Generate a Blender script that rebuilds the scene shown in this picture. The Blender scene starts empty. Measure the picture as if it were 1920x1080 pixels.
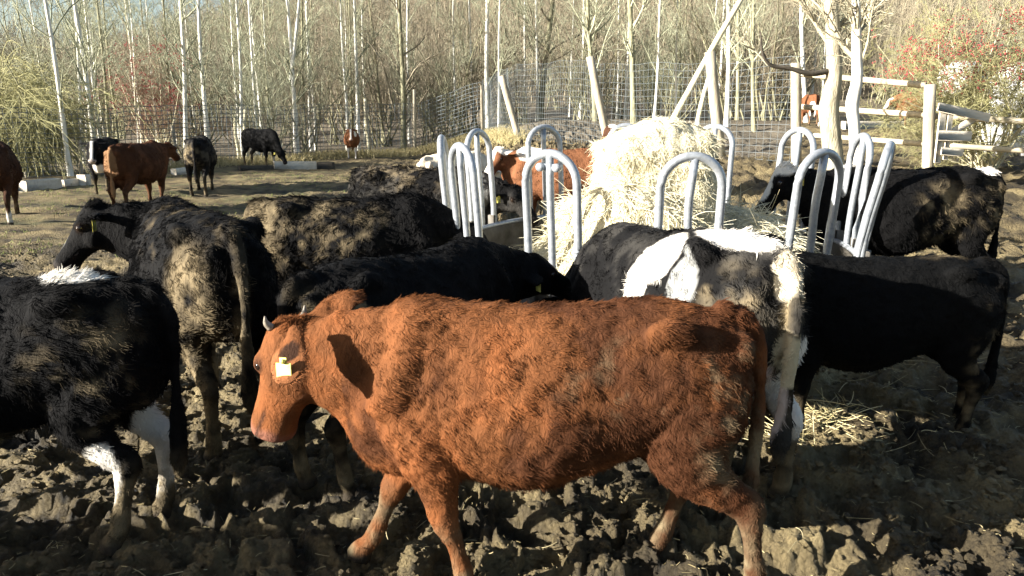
import bpy, math, random
import numpy as np
from mathutils import Vector

# ------------------------------------------------------------------ camera, sky, sun, exposure
scn = bpy.context.scene
COL = scn.collection
FPX, PITCH, CAMH = 1450.0, math.radians(12.82), 1.75      # focal length in photo pixels, downward tilt, eye height
cam_d = bpy.data.cameras.new('camera')
cam_d.sensor_width = 36.0
cam_d.lens = FPX / 1920 * 36.0
cam_d.clip_start, cam_d.clip_end = 0.05, 2000
cam = bpy.data.objects.new('camera', cam_d)
COL.objects.link(cam)
cam.location = (0, 0, CAMH)
cam.rotation_euler = (math.pi / 2 - PITCH, 0, 0)
scn.camera = cam

SUN_AZ, SUN_EL = math.radians(69), math.radians(17.5)       # azimuth: behind the photographer, towards the left
SUN = Vector((-math.sin(SUN_AZ) * math.cos(SUN_EL), -math.cos(SUN_AZ) * math.cos(SUN_EL), math.sin(SUN_EL)))
world = bpy.data.worlds.new('World')
scn.world = world
world.use_nodes = True
nt = world.node_tree
sky = nt.nodes.new('ShaderNodeTexSky')
sky.sky_type = 'NISHITA'
sky.sun_disc = False
sky.sun_elevation = SUN_EL
sky.sun_rotation = math.atan2(SUN.x, SUN.y)
sky.dust_density = 1.5
nt.links.new(sky.outputs['Color'], nt.nodes['Background'].inputs['Color'])
nt.nodes['Background'].inputs['Strength'].default_value = 0.05
sd = bpy.data.lights.new('sun', 'SUN')
sd.energy = 5.0
sd.angle = math.radians(0.5)
sd.color = (1.0, 0.955, 0.875)
sun = bpy.data.objects.new('sun', sd)
COL.objects.link(sun)
sun.rotation_euler = (-SUN).to_track_quat('-Z', 'Y').to_euler()
scn.view_settings.view_transform = 'Standard'
scn.view_settings.look = 'None'
scn.view_settings.gamma = 1.0
scn.view_settings.exposure = 2.15

rng = np.random.default_rng(7)

# ------------------------------------------------------------------ noise
def _hash(ix, iy, iz, seed):
    h = (ix * 374761393 + iy * 668265263 + iz * 1274126177 + seed * 974634777) & 0xFFFFFFFF
    h = ((h ^ (h >> 13)) * 1103515245) & 0xFFFFFFFF
    h = ((h ^ (h >> 16)) * 2246822519) & 0xFFFFFFFF
    return ((h ^ (h >> 15)) & 0xFFFFFF) / float(0xFFFFFF)

def vnoise(p, seed=0):
    """value noise in -1..1 at points p (N,3)"""
    i = np.floor(p).astype(np.int64)
    f = p - i
    f = f * f * f * (f * (f * 6 - 15) + 10)
    r = 0
    for dx in (0, 1):
        wx = f[:, 0] if dx else 1 - f[:, 0]
        for dy in (0, 1):
            wy = f[:, 1] if dy else 1 - f[:, 1]
            for dz in (0, 1):
                wz = f[:, 2] if dz else 1 - f[:, 2]
                r = r + wx * wy * wz * _hash(i[:, 0] + dx, i[:, 1] + dy, i[:, 2] + dz, seed)
    return r * 2 - 1

def fbm(p, octv=4, seed=0, gain=0.5):
    a, s, t = 1.0, 0, 0
    for o in range(octv):
        s = s + a * vnoise(p * (2.03 ** o) + o * 17.3, seed + o)
        t += a
        a *= gain
    return s / t

def vec_noise(p, seed):
    return np.stack([vnoise(p, seed), vnoise(p, seed + 11), vnoise(p, seed + 23)], -1)

def sstep(x, a, b):
    t = np.clip((x - a) / (b - a), 0, 1)
    return t * t * (3 - 2 * t)

# ------------------------------------------------------------------ terrain height
def ground(x, y):
    """broad height of the paddock and the wooded slope behind it (no mud clods)"""
    x = np.asarray(x, float); y = np.asarray(y, float)
    a = x / np.maximum(y, 3.0)
    W = sstep(a, -0.14, 0.06)
    z = W * (0.75 * sstep(y, 6.5, 17) + 0.65 * sstep(y, 18, 31))
    z = z + 13.5 * sstep(y, 38, 112) * (1 - .60 * sstep(-a, .22, .52)) * (1 + 0.10 * np.sin(x * 0.05 + 1.0) + 0.07 * np.sin(x * 0.13))
    z = z + 0.05 * np.sin(x * 0.9 + 0.5) * np.sin(y * 0.7) * sstep(y, 9, 14)
    return z

CP, SP = math.cos(PITCH), math.sin(PITCH)
def at(px, py, Y):
    """world point seen at photo pixel (px,py) at forward distance Y"""
    k = (540 - py) / FPX
    dz = (k * CP - SP) / (CP + k * SP)
    z = CAMH + Y * dz
    d = Y * CP - (z - CAMH) * SP
    return Vector(((px - 960) / FPX * d, Y, z))

def foot(px, Y):
    """ground point below photo column px at forward distance Y"""
    x = 0.0
    for _ in range(6):
        z = float(ground(x, Y))
        d = Y * CP - (z - CAMH) * SP
        x = (px - 960) / FPX * d
    return Vector((x, Y, z))

# ------------------------------------------------------------------ objects and tags
def tag(o, label=None, cat=None, group=None, kind=None):
    if label: o['label'] = label
    if cat: o['category'] = cat
    if group: o['group'] = group
    if kind: o['kind'] = kind
    return o

def link(name, data, parent=None):
    o = bpy.data.objects.new(name, data)
    COL.objects.link(o)
    if parent is not None: o.parent = parent
    return o

def empty(name, loc=(0, 0, 0), rz=0.0):
    o = bpy.data.objects.new(name, None)
    COL.objects.link(o)
    o.location = loc
    o.rotation_euler = (0, 0, rz)
    o.empty_display_size = 0.1
    return o

def mesh_np(name, V, F, mat=None, smooth=True):
    """V (n,3); F list of (m,k) int arrays"""
    me = bpy.data.meshes.new(name)
    V = np.asarray(V, np.float32)
    if not isinstance(F, list): F = [F]
    F = [np.asarray(f, np.int32) for f in F if len(f)]
    me.vertices.add(len(V)); me.vertices.foreach_set('co', V.ravel())
    nl = sum(f.size for f in F); npoly = sum(len(f) for f in F)
    me.loops.add(nl); me.polygons.add(npoly)
    me.loops.foreach_set('vertex_index', np.concatenate([f.ravel() for f in F]))
    tot = np.concatenate([np.full(len(f), f.shape[1], np.int32) for f in F])
    st = np.concatenate([[0], np.cumsum(tot)[:-1]]).astype(np.int32)
    me.polygons.foreach_set('loop_start', st)
    me.polygons.foreach_set('loop_total', tot)
    me.polygons.foreach_set('use_smooth', np.full(npoly, smooth, bool))
    me.update(calc_edges=True)
    if mat is not None: me.materials.append(mat)
    return me

class MB:
    """collects shapes for one mesh"""
    def __init__(self): self.V = []; self.F = {}; self.n = 0
    def add(self, V, F):
        V = np.asarray(V, float).reshape(-1, 3)
        for f in (F if isinstance(F, list) else [F]):
            f = np.asarray(f, np.int64)
            if f.size: self.F.setdefault(f.shape[1], []).append(f + self.n)
        self.V.append(V); self.n += len(V)
    def arrays(self):
        return np.concatenate(self.V), [np.concatenate(f) for f in self.F.values()]
    def build(self, name, mat, parent=None, smooth=True):
        V, F = self.arrays()
        return link(name, mesh_np(name, V, F, mat, smooth), parent)

def tubes(P, R, sides=4, cap=False):
    """P (N,K,3) polylines, R (N,K) radii"""
    P = np.asarray(P, float); R = np.asarray(R, float)
    if P.ndim == 2: P = P[None]; R = R[None]
    N, K, _ = P.shape
    T = np.gradient(P, axis=1)
    T /= np.linalg.norm(T, axis=2, keepdims=True) + 1e-12
    m = T.mean(1)
    ref = np.where((np.abs(m[:, 2]) > 0.8 * np.linalg.norm(m, axis=1))[:, None], np.array([1.0, 0.15, 0]), np.array([0.05, 0, 1.0]))
    U = np.cross(np.broadcast_to(ref[:, None], T.shape), T)
    U /= np.linalg.norm(U, axis=2, keepdims=True) + 1e-12
    W = np.cross(T, U)
    th = np.arange(sides) * 2 * np.pi / sides
    V = P[:, :, None] + R[:, :, None, None] * (np.cos(th)[:, None] * U[:, :, None] + np.sin(th)[:, None] * W[:, :, None])
    base = (np.arange(N) * K * sides)[:, None, None] + (np.arange(K - 1) * sides)[None, :, None]
    j = np.arange(sides)[None, None]; j2 = (j + 1) % sides
    F = np.stack([base + j, base + j2, base + sides + j2, base + sides + j], -1).reshape(-1, 4)
    V = V.reshape(-1, 3)
    Fs = [F]
    if cap:
        nv = len(V)
        V = np.concatenate([V, P[:, 0], P[:, -1]])
        a = np.arange(sides); b = (a + 1) % sides
        for i in range(N):
            o = i * K * sides; e = o + (K - 1) * sides
            Fs.append(np.stack([o + b, o + a, np.full(sides, nv + i)], -1))
            Fs.append(np.stack([e + a, e + b, np.full(sides, nv + N + i)], -1))
        Fs = [Fs[0], np.concatenate(Fs[1:])]
    return V, Fs

def box(c, s, R=None, bev=0.0):
    """box of size s at c, optional 3x3 rotation, chamfered by bev"""
    h = np.array(s, float) / 2
    if bev <= 0:
        V = np.array([[x, y, z] for x in (-1, 1) for y in (-1, 1) for z in (-1, 1)], float) * h
        F = np.array([[0, 1, 3, 2], [4, 6, 7, 5], [0, 4, 5, 1], [2, 3, 7, 6], [0, 2, 6, 4], [1, 5, 7, 3]])
        Fs = [F]
    else:
        V = []
        idx = {}
        for x in (-1, 1):
            for y in (-1, 1):
                for z in (-1, 1):
                    for ax in range(3):
                        v = np.array([x, y, z], float) * (h - bev)
                        v[ax] += (x, y, z)[ax] * bev
                        idx[(x, y, z, ax)] = len(V); V.append(v)
        q, t = [], []
        for ax in range(3):
            o = [a for a in range(3) if a != ax]
            for sg in (-1, 1):
                cyc = []
                for u, w in ((-1, -1), (1, -1), (1, 1), (-1, 1)):
                    k = [0, 0, 0]; k[ax] = sg; k[o[0]] = u; k[o[1]] = w
                    cyc.append(idx[(*k, ax)])
                q.append(cyc)
            for u in (-1, 1):
                for w in (-1, 1):
                    ka = [0, 0, 0]; ka[o[0]] = u; ka[o[1]] = w
                    kb = list(ka); ka[ax] = -1; kb[ax] = 1
                    q.append([idx[(*ka, o[0])], idx[(*kb, o[0])], idx[(*kb, o[1])], idx[(*ka, o[1])]])
        for x in (-1, 1):
            for y in (-1, 1):
                for z in (-1, 1):
                    t.append([idx[(x, y, z, a)] for a in range(3)])
        V = np.array(V); Fs = [np.array(q), np.array(t)]
    if R is not None: V = V @ np.asarray(R).T
    return V + np.array(c, float), Fs

def rot_z(a):
    c, s = math.cos(a), math.sin(a)
    return np.array([[c, -s, 0], [s, c, 0], [0, 0, 1]])

def frame_to(p, q):
    """rotation whose x axis runs p->q, z as upright as possible"""
    x = np.array(q, float) - np.array(p, float); L = np.linalg.norm(x); x /= L
    y = np.cross([0, 0, 1.0], x); y /= np.linalg.norm(y) + 1e-9
    return np.stack([x, y, np.cross(x, y)], -1), L

def ellipsoid(c, r, n=10, m=14):
    u = np.linspace(0, np.pi, n)[1:-1]; v = np.arange(m) * 2 * np.pi / m
    V = np.stack([np.outer(np.sin(u), np.cos(v)), np.outer(np.sin(u), np.sin(v)), np.outer(np.cos(u), np.ones(m))], -1).reshape(-1, 3)
    V = np.concatenate([V, [[0, 0, 1], [0, 0, -1]]])
    k = np.arange(m); k2 = (k + 1) % m; q = []
    for i in range(n - 3): q.append(np.stack([i * m + k, (i + 1) * m + k, (i + 1) * m + k2, i * m + k2], -1))
    t = np.concatenate([np.stack([np.full(m, len(V) - 2), k, k2], -1), np.stack([np.full(m, len(V) - 1), (n - 3) * m + k2, (n - 3) * m + k], -1)])
    return V * np.array(r) + np.array(c, float), [np.concatenate(q), t]

# ------------------------------------------------------------------ materials
def new_mat(name):
    m = bpy.data.materials.new(name); m.use_nodes = True
    return m, m.node_tree, m.node_tree.nodes['Principled BSDF']

def nd(t, kind, **kw):
    n = t.nodes.new(kind)
    for k, v in kw.items():
        if k.startswith('i_'): n.inputs[k[2:].replace('_', ' ')].default_value = v
        else: setattr(n, k, v)
    return n

def ramp(t, src, stops):
    r = t.nodes.new('ShaderNodeValToRGB')
    e = r.color_ramp.elements
    while len(e) < len(stops): e.new(0.5)
    for k, (p, c) in enumerate(stops):
        e[k].position = p; e[k].color = (*c, 1)
    t.links.new(src, r.inputs['Fac'])
    return r

def coords(t, scale=(1, 1, 1)):
    tc = t.nodes.new('ShaderNodeTexCoord'); mp = t.nodes.new('ShaderNodeMapping')
    mp.inputs['Scale'].default_value = scale
    t.links.new(tc.outputs['Object'], mp.inputs['Vector'])
    return mp.outputs['Vector']

def noisy(name, stops, scale=8, stretch=(1, 1, 1), rough=0.85, bump=0.3, bscale=None, metal=0.0, detail=6, spec=0.3, bdist=0.02):
    m, t, b = new_mat(name)
    v = coords(t, stretch)
    n = nd(t, 'ShaderNodeTexNoise', i_Scale=scale, i_Detail=detail, i_Roughness=0.6)
    t.links.new(v, n.inputs['Vector'])
    r = ramp(t, n.outputs['Fac'], stops)
    t.links.new(r.outputs['Color'], b.inputs['Base Color'])
    b.inputs['Roughness'].default_value = rough
    b.inputs['Metallic'].default_value = metal
    b.inputs['Specular IOR Level'].default_value = spec
    if bump:
        n2 = nd(t, 'ShaderNodeTexNoise', i_Scale=bscale or scale * 3, i_Detail=5)
        t.links.new(v, n2.inputs['Vector'])
        bp = nd(t, 'ShaderNodeBump', i_Strength=bump, i_Distance=bdist)
        t.links.new(n2.outputs['Fac'], bp.inputs['Height'])
        t.links.new(bp.outputs['Normal'], b.inputs['Normal'])
    return m

M = {}
M['galv'] = noisy('galvanised_steel', [(0.3, (0.20, 0.22, 0.25)), (0.5, (0.36, 0.38, 0.40)), (0.62, (0.27, 0.285, 0.30)), (0.75, (0.33, 0.34, 0.35))], 14, rough=0.38, bump=0.05, metal=0.45, spec=0.5)
M['galv_dull'] = noisy('weathered_sheet_steel', [(0.3, (0.045, 0.038, 0.028)), (0.7, (0.13, 0.12, 0.105))], 6, rough=0.6, bump=0.15, metal=0.3)
M['wire'] = noisy('fence_wire', [(0.3, (0.09, 0.11, 0.12)), (0.7, (0.19, 0.21, 0.215))], 3, rough=0.5, bump=0, metal=0.3)
M['post'] = noisy('weathered_post_wood', [(0.25, (0.20, 0.17, 0.12)), (0.6, (0.38, 0.335, 0.25)), (0.8, (0.29, 0.25, 0.185))], 5, (4, 4, 0.5), bump=0.4)
M['rail'] = noisy('pale_rail_wood', [(0.25, (0.30, 0.25, 0.16)), (0.6, (0.46, 0.40, 0.28)), (0.85, (0.36, 0.30, 0.20))], 4, (1, 5, 5), bump=0.3)
M['beam_pale'] = noisy('pale_beam_wood', [(0.25, (0.44, 0.38, 0.28)), (0.6, (0.62, 0.56, 0.45))], 5, (1, 4, 4), bump=0.3)
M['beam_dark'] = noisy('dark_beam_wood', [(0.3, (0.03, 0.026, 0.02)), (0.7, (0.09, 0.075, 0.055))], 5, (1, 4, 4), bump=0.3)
M['birch'] = noisy('birch_bark', [(0.30, (0.10, 0.09, 0.07)), (0.38, (0.56, 0.54, 0.46)), (0.7, (0.74, 0.72, 0.65))], 3.5, (2.0, 2.0, 1.1), bump=0.3)
M['bark_grey'] = noisy('grey_green_bark', [(0.3, (0.09, 0.085, 0.05)), (0.55, (0.25, 0.235, 0.145)), (0.75, (0.36, 0.34, 0.21))], 4, (2.5, 2.5, 0.6), bump=0.6)
M['bark_moss'] = noisy('mossy_bark', [(0.25, (0.12, 0.10, 0.07)), (0.5, (0.36, 0.32, 0.22)), (0.75, (0.44, 0.42, 0.30))], 6, (2.5, 2.5, 0.5), bump=0.8, bdist=0.03)
M['bark_pale'] = noisy('pale_smooth_bark', [(0.25, (0.40, 0.38, 0.33)), (0.6, (0.62, 0.60, 0.54))], 5, (2, 2, 0.6), bump=0.3)
M['bark_dead'] = noisy('dead_pale_wood', [(0.25, (0.42, 0.38, 0.24)), (0.6, (0.60, 0.55, 0.38))], 5, (2, 2, 0.6), bump=0.3)
M['twig'] = noisy('olive_twigs', [(0.3, (0.19, 0.195, 0.125)), (0.6, (0.33, 0.335, 0.23)), (0.8, (0.40, 0.40, 0.24))], 0.9, bump=0)
M['twig_brown'] = noisy('brown_twigs', [(0.3, (0.15, 0.125, 0.085)), (0.7, (0.28, 0.24, 0.165))], 0.8, bump=0)
M['twig_yellow'] = noisy('yellow_green_twigs', [(0.3, (0.20, 0.185, 0.08)), (0.7, (0.36, 0.34, 0.165))], 1.2, bump=0)
M['twig_red'] = noisy('reddish_twigs', [(0.3, (0.20, 0.13, 0.085)), (0.7, (0.32, 0.19, 0.13))], 1.2, bump=0)
M['berry'] = noisy('red_berries', [(0.3, (0.24, 0.03, 0.035)), (0.7, (0.36, 0.08, 0.075))], 6, rough=0.35, bump=0)
M['dry_grass'] = noisy('dry_grass', [(0.3, (0.34, 0.28, 0.13)), (0.7, (0.56, 0.47, 0.26))], 3, bump=0)
M['wrap'] = noisy('white_bale_wrap', [(0.3, (0.62, 0.62, 0.60)), (0.7, (0.80, 0.80, 0.79))], 4, rough=0.4, bump=0.5, bscale=9, bdist=0.05)
M['horn'] = noisy('horn', [(0.35, (0.05, 0.04, 0.03)), (0.65, (0.30, 0.26, 0.20))], 30, rough=0.45, bump=0.1)
M['yellow_tag'] = noisy('yellow_plastic', [(0.3, (0.68, 0.58, 0.10)), (0.7, (0.80, 0.72, 0.20))], 20, rough=0.4, bump=0)
M['eye'] = noisy('eye', [(0.3, (0.008, 0.005, 0.004)), (0.7, (0.02, 0.012, 0.008))], 20, rough=0.08, bump=0, spec=0.6)
M['board'] = noisy('shade_shed_boards', [(0.3, (0.16, 0.12, 0.08)), (0.7, (0.28, 0.22, 0.15))], 3, (6, 6, 0.5), bump=0.5)

def hay_mat(name, a, b_, rough=0.8):
    m, t, b = new_mat(name)
    v = coords(t)
    n = nd(t, 'ShaderNodeTexNoise', i_Scale=6.0, i_Detail=8.0, i_Roughness=0.7)
    t.links.new(v, n.inputs['Vector'])
    r = ramp(t, n.outputs['Fac'], [(0.3, a), (0.7, b_)])
    t.links.new(r.outputs['Color'], b.inputs['Base Color'])
    b.inputs['Roughness'].default_value = rough
    b.inputs['Specular IOR Level'].default_value = 0.25
    w = nd(t, 'ShaderNodeTexNoise', i_Scale=60.0, i_Detail=6.0, i_Roughness=0.7)
    t.links.new(v, w.inputs['Vector'])
    bp = nd(t, 'ShaderNodeBump', i_Strength=0.9, i_Distance=0.03)
    t.links.new(w.outputs['Fac'], bp.inputs['Height'])
    t.links.new(bp.outputs['Normal'], b.inputs['Normal'])
    return m
M['hay'] = hay_mat('hay', (0.46, 0.37, 0.17), (0.66, 0.57, 0.34))
M['hay_base'] = hay_mat('matted_hay', (0.46, 0.41, 0.26), (0.68, 0.63, 0.48))

def attr_mat(name, bump=True, rough=0.65, spec=0.25):
    m, t, b = new_mat(name)
    a = nd(t, 'ShaderNodeAttribute', attribute_name='coat')
    t.links.new(a.outputs['Color'], b.inputs['Base Color'])
    b.inputs['Roughness'].default_value = rough
    b.inputs['Specular IOR Level'].default_value = spec
    if bump:
        v = coords(t, (1, 1, 0.55))
        n = nd(t, 'ShaderNodeTexNoise', i_Scale=38.0, i_Detail=6.0, i_Roughness=0.65, i_Distortion=0.8)
        t.links.new(v, n.inputs['Vector'])
        bp = nd(t, 'ShaderNodeBump', i_Strength=0.8, i_Distance=0.02)
        t.links.new(n.outputs['Fac'], bp.inputs['Height'])
        t.links.new(bp.outputs['Normal'], b.inputs['Normal'])
    return m
M['hide'] = attr_mat('hide', rough=.8, spec=.06)
M['fur'] = attr_mat('fur', bump=False, rough=0.85, spec=0.05)

def mud_mat():
    m, t, b = new_mat('trodden_mud')
    v = coords(t)
    n = nd(t, 'ShaderNodeTexNoise', i_Scale=1.4, i_Detail=9.0, i_Roughness=0.65)
    t.links.new(v, n.inputs['Vector'])
    mud = ramp(t, n.outputs['Fac'], [(0.34, (0.018, 0.013, 0.007)), (0.45, (0.088, 0.066, 0.033)), (0.56, (0.190, 0.145, 0.070)), (0.71, (0.310, 0.245, 0.122))])
    n2 = nd(t, 'ShaderNodeTexNoise', i_Scale=0.75, i_Detail=7.0, i_Roughness=0.7)
    t.links.new(v, n2.inputs['Vector'])
    at_ = nd(t, 'ShaderNodeAttribute', attribute_name='cover')
    sep = t.nodes.new('ShaderNodeSeparateColor')
    t.links.new(at_.outputs['Color'], sep.inputs['Color'])
    # thin grass where cover.r is high, leaf litter under the trees where cover.g is high, straw where cover.b is high
    def mixin(prev, chan, colour_stops, scale, lo, hi):
        nn = nd(t, 'ShaderNodeTexNoise', i_Scale=scale, i_Detail=8.0, i_Roughness=0.7)
        t.links.new(v, nn.inputs['Vector'])
        cr = ramp(t, nn.outputs['Fac'], colour_stops)
        ad = nd(t, 'ShaderNodeMath', operation='ADD'); ad.use_clamp = False
        t.links.new(sep.outputs[chan], ad.inputs[0]); t.links.new(n2.outputs['Fac'], ad.inputs[1])
        mr = nd(t, 'ShaderNodeMapRange', i_From_Min=lo, i_From_Max=hi)
        t.links.new(ad.outputs[0], mr.inputs['Value'])
        mx = nd(t, 'ShaderNodeMix', data_type='RGBA')
        t.links.new(mr.outputs['Result'], mx.inputs['Factor'])
        t.links.new(prev, mx.inputs[6]); t.links.new(cr.outputs['Color'], mx.inputs[7])
        return mx.outputs[2]
    c = mixin(mud.outputs['Color'], 0, [(0.3, (0.06, 0.075, 0.025)), (0.6, (0.12, 0.125, 0.05)), (0.8, (0.17, 0.155, 0.08))], 5.0, 0.98, 1.2)
    c = mixin(c, 1, [(0.3, (0.10, 0.080, 0.055)), (0.6, (0.18, 0.150, 0.105)), (0.8, (0.23, 0.19, 0.13))], 2.0, 0.9, 1.2)
    c = mixin(c, 2, [(0.3, (0.26, 0.21, 0.10)), (0.7, (0.46, 0.38, 0.19))], 9.0, 0.95, 1.2)
    t.links.new(c, b.inputs['Base Color'])
    b.inputs['Roughness'].default_value = 0.75
    b.inputs['Specular IOR Level'].default_value = 0.3
    n3 = nd(t, 'ShaderNodeTexNoise', i_Scale=30.0, i_Detail=10.0, i_Roughness=0.78, i_Distortion=0.6)
    t.links.new(v, n3.inputs['Vector'])
    bp = nd(t, 'ShaderNodeBump', i_Strength=1.0, i_Distance=0.05)
    vo = nd(t, 'ShaderNodeTexVoronoi', i_Scale=42.0); t.links.new(v, vo.inputs['Vector'])
    sm_ = nd(t, 'ShaderNodeMath', operation='MULTIPLY_ADD'); sm_.inputs[1].default_value = -0.5
    t.links.new(vo.outputs['Distance'], sm_.inputs[0]); t.links.new(n3.outputs['Fac'], sm_.inputs[2])
    t.links.new(sm_.outputs[0], bp.inputs['Height'])
    t.links.new(bp.outputs['Normal'], b.inputs['Normal'])
    return m
M['mud'] = mud_mat()

# ------------------------------------------------------------------ ground sheet
FEED = (1.18, 6.68, 1.70)            # ring feeder centre x, y, radius
def mud_relief(x, y):
    p = np.stack([x, y, np.zeros_like(x)], -1)
    w = p + 0.10 * np.stack([vnoise(p * 3.1, 91), vnoise(p * 3.1, 92), 0 * x], -1)
    b1 = 1 - np.abs(vnoise(w * 3.4, 3))                 # ridges round hoof holes
    b2 = 1 - np.abs(vnoise(w * 8.0, 5))
    n3 = vnoise(w * 16.0, 8); n4 = vnoise(w * 34.0, 9)
    n5 = vnoise(w * 8.5 + 7, 12); n6 = vnoise(w * 17 + 3, 13); n7 = vnoise(w * 31 + 5, 14)
    h = 0.055 * (b1 - 0.62) + 0.022 * (b2 - 0.55) + 0.012 * n3 + 0.008 * n4 + 0.05 * vnoise(p * 0.9, 4)
    h = h + 0.060 * (sstep(n5, -.05, .12) - .5) + 0.032 * (sstep(n6 + .4 * n5, -.06, .10) - .5) + 0.020 * (sstep(n7, -.08, .10) - .5)
    return h

def build_ground():
    t = np.linspace(-1, 1, 861)
    xs = np.sign(t) * (4.6 * np.abs(t) + 175 * np.abs(t) ** 6.5)
    ys = [-14.0]
    while ys[-1] < 2.0: ys.append(ys[-1] + (0.4 if ys[-1] < 0.5 else 0.04))
    while ys[-1] < 230: ys.append(ys[-1] + max(0.013, 0.0036 * ys[-1] ** 1.35))
    ys = np.array(ys)
    X, Y = np.meshgrid(xs, ys)
    x, y = X.ravel(), Y.ravel()
    z = ground(x, y)
    fade = (1 - sstep(np.hypot(x, y - 3), 16, 40)) * 1.0
    near = np.maximum(np.abs(x) * 0.5, y) < 45
    rel = np.zeros_like(z)
    rel[near] = mud_relief(x[near], y[near])
    cover = np.zeros((len(x), 4), np.float32); cover[:, 3] = 1
    grass = np.clip(sstep(y, 8.5, 11) * (1 - sstep(x / np.maximum(y, 1), -0.25, -0.08)), 0, 1)
    litter = sstep(y - fence_line_y(x), 0.5, 2.5)
    rel *= fade * (1 - 0.55 * grass)
    straw = (1 - sstep(np.hypot(x - FEED[0], y - FEED[1]), 1.6, 3.0)) * 0.75
    straw = np.maximum(straw, 0.5 * np.exp(-((y - fence_line_y(x) + .6) / .8) ** 2) * (x > -9) * (x < .5))
    cover[:, 0] = grass * 0.46; cover[:, 1] = litter; cover[:, 2] = straw
    V = np.stack([x, y, z + rel], -1)
    ny, nx = X.shape
    i = (np.arange(ny - 1)[:, None] * nx + np.arange(nx - 1)[None]).ravel()
    me = mesh_np('ground', V, np.stack([i, i + 1, i + nx + 1, i + nx], -1), M['mud'])
    ca = me.color_attributes.new('cover', 'FLOAT_COLOR', 'POINT')
    ca.data.foreach_set('color', cover.ravel())
    return tag(link('ground', me), 'trodden churned mud with hoof holes, thin grass further back', 'ground', kind='structure')

def clods():
    """crumbs and clods of mud lying loose on the trodden ground"""
    g = (1 + 5 ** .5) / 2
    I = np.array([[-1, g, 0], [1, g, 0], [-1, -g, 0], [1, -g, 0], [0, -1, g], [0, 1, g], [0, -1, -g], [0, 1, -g], [g, 0, -1], [g, 0, 1], [-g, 0, -1], [-g, 0, 1]]) / 1.9
    T = np.array([[0, 11, 5], [0, 5, 1], [0, 1, 7], [0, 7, 10], [0, 10, 11], [1, 5, 9], [5, 11, 4], [11, 10, 2], [10, 7, 6], [7, 1, 8], [3, 9, 4], [3, 4, 2], [3, 2, 6], [3, 6, 8], [3, 8, 9], [4, 9, 5], [2, 4, 11], [6, 2, 10], [8, 6, 7], [9, 8, 1]])
    r = np.random.default_rng(17)
    n = 70000
    y = 1.8 + 9 * r.uniform(0, 1, n) ** 1.9
    x = y * r.uniform(-.95, .95, n)
    keep = fbm(np.stack([x, y, 0 * x], -1) * 2.3, 3, 19) + r.normal(0, .15, n) > -.08
    x, y = x[keep], y[keep]; n = len(x)
    s = .0045 + .018 * r.uniform(0, 1, n) ** 3.5
    V = I[None] * (1 + r.uniform(-.35, .35, (n, 12, 1))) * s[:, None, None] * np.stack([r.uniform(.8, 1.5, n), r.uniform(.8, 1.5, n), r.uniform(.5, .9, n)], -1)[:, None]
    V = V + np.stack([x, y, gz(x, y) + s * .25], -1)[:, None]
    o = link('mud_clods', mesh_np('mud_clods', V.reshape(-1, 3), (np.arange(n)[:, None, None] * 12 + T[None]).reshape(-1, 3), M['mud'], False))
    tag(o, 'loose crumbs and clods of mud kicked up by hooves', 'mud', kind='stuff')

# wire fence: corner points along the ground (left run, then right run)
FL = [foot(-420, 17.0), foot(40, 20.5), foot(330, 24.5), foot(620, 31.0), foot(800, 34.0), foot(905, 33.0)]
FR = [foot(905, 33.0), foot(968, 25.0), foot(1140, 19.5), foot(1348, 16.6), foot(1493, 15.6)]
def fence_line_y(x):
    pts = FL + FR[1:] + [foot(1530, 33.0), foot(2600, 36)]
    return np.interp(x, [p.x for p in sorted(pts, key=lambda q: q.x)], [p.y for p in sorted(pts, key=lambda q: q.x)])
build_ground()

def gz(x, y):
    """ground height with mud relief"""
    x = np.atleast_1d(np.asarray(x, float)); y = np.atleast_1d(np.asarray(y, float))
    f = 1 - sstep(np.hypot(x, y - 3), 16, 40)
    g = np.clip(sstep(y, 8.5, 11) * (1 - sstep(x / np.maximum(y, 1), -0.25, -0.08)), 0, 1)
    return ground(x, y) + mud_relief(x, y) * f * (1 - 0.55 * g)

clods()

# ------------------------------------------------------------------ trees and shrubs
def grow(P0, D, L, K, droop, wob, seed):
    """N curved shoots from P0 along D with length L; droop bends them (positive = upwards)"""
    r = np.random.default_rng(seed)
    N = len(P0)
    t = np.linspace(0, 1, K)[None, :, None]
    D = D / (np.linalg.norm(D, axis=1, keepdims=True) + 1e-9)
    side = r.normal(size=(N, 3)); side -= (side * D).sum(1, keepdims=True) * D
    side /= np.linalg.norm(side, axis=1, keepdims=True) + 1e-9
    ph = r.uniform(0, 6.28, N)[:, None, None]
    P = P0[:, None] + L[:, None, None] * (D[:, None] * t + side[:, None] * wob * (np.sin(t * 5 + ph) - np.sin(ph)) * 0.5)
    P[:, :, 2] += (L[:, None] * droop * t[:, :, 0] ** 2)
    return P

def sample_on(P, R, n_each, lo, hi, r):
    """n_each random start points on each polyline; returns points, tangents, radii, parameter"""
    N, K, _ = P.shape
    s = r.uniform(lo, hi, (N, n_each))
    f = s * (K - 1); i = np.minimum(f.astype(int), K - 2); w = (f - i)[..., None]
    a = np.arange(N)[:, None]
    p = P[a, i] * (1 - w) + P[a, i + 1] * w
    tg = P[a, i + 1] - P[a, i]
    rad = R[a, i] * (1 - w[..., 0]) + R[a, i + 1] * w[..., 0]
    return p.reshape(-1, 3), tg.reshape(-1, 3) / (np.linalg.norm(tg.reshape(-1, 3), axis=1, keepdims=True) + 1e-9), rad.ravel(), s.ravel()

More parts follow.
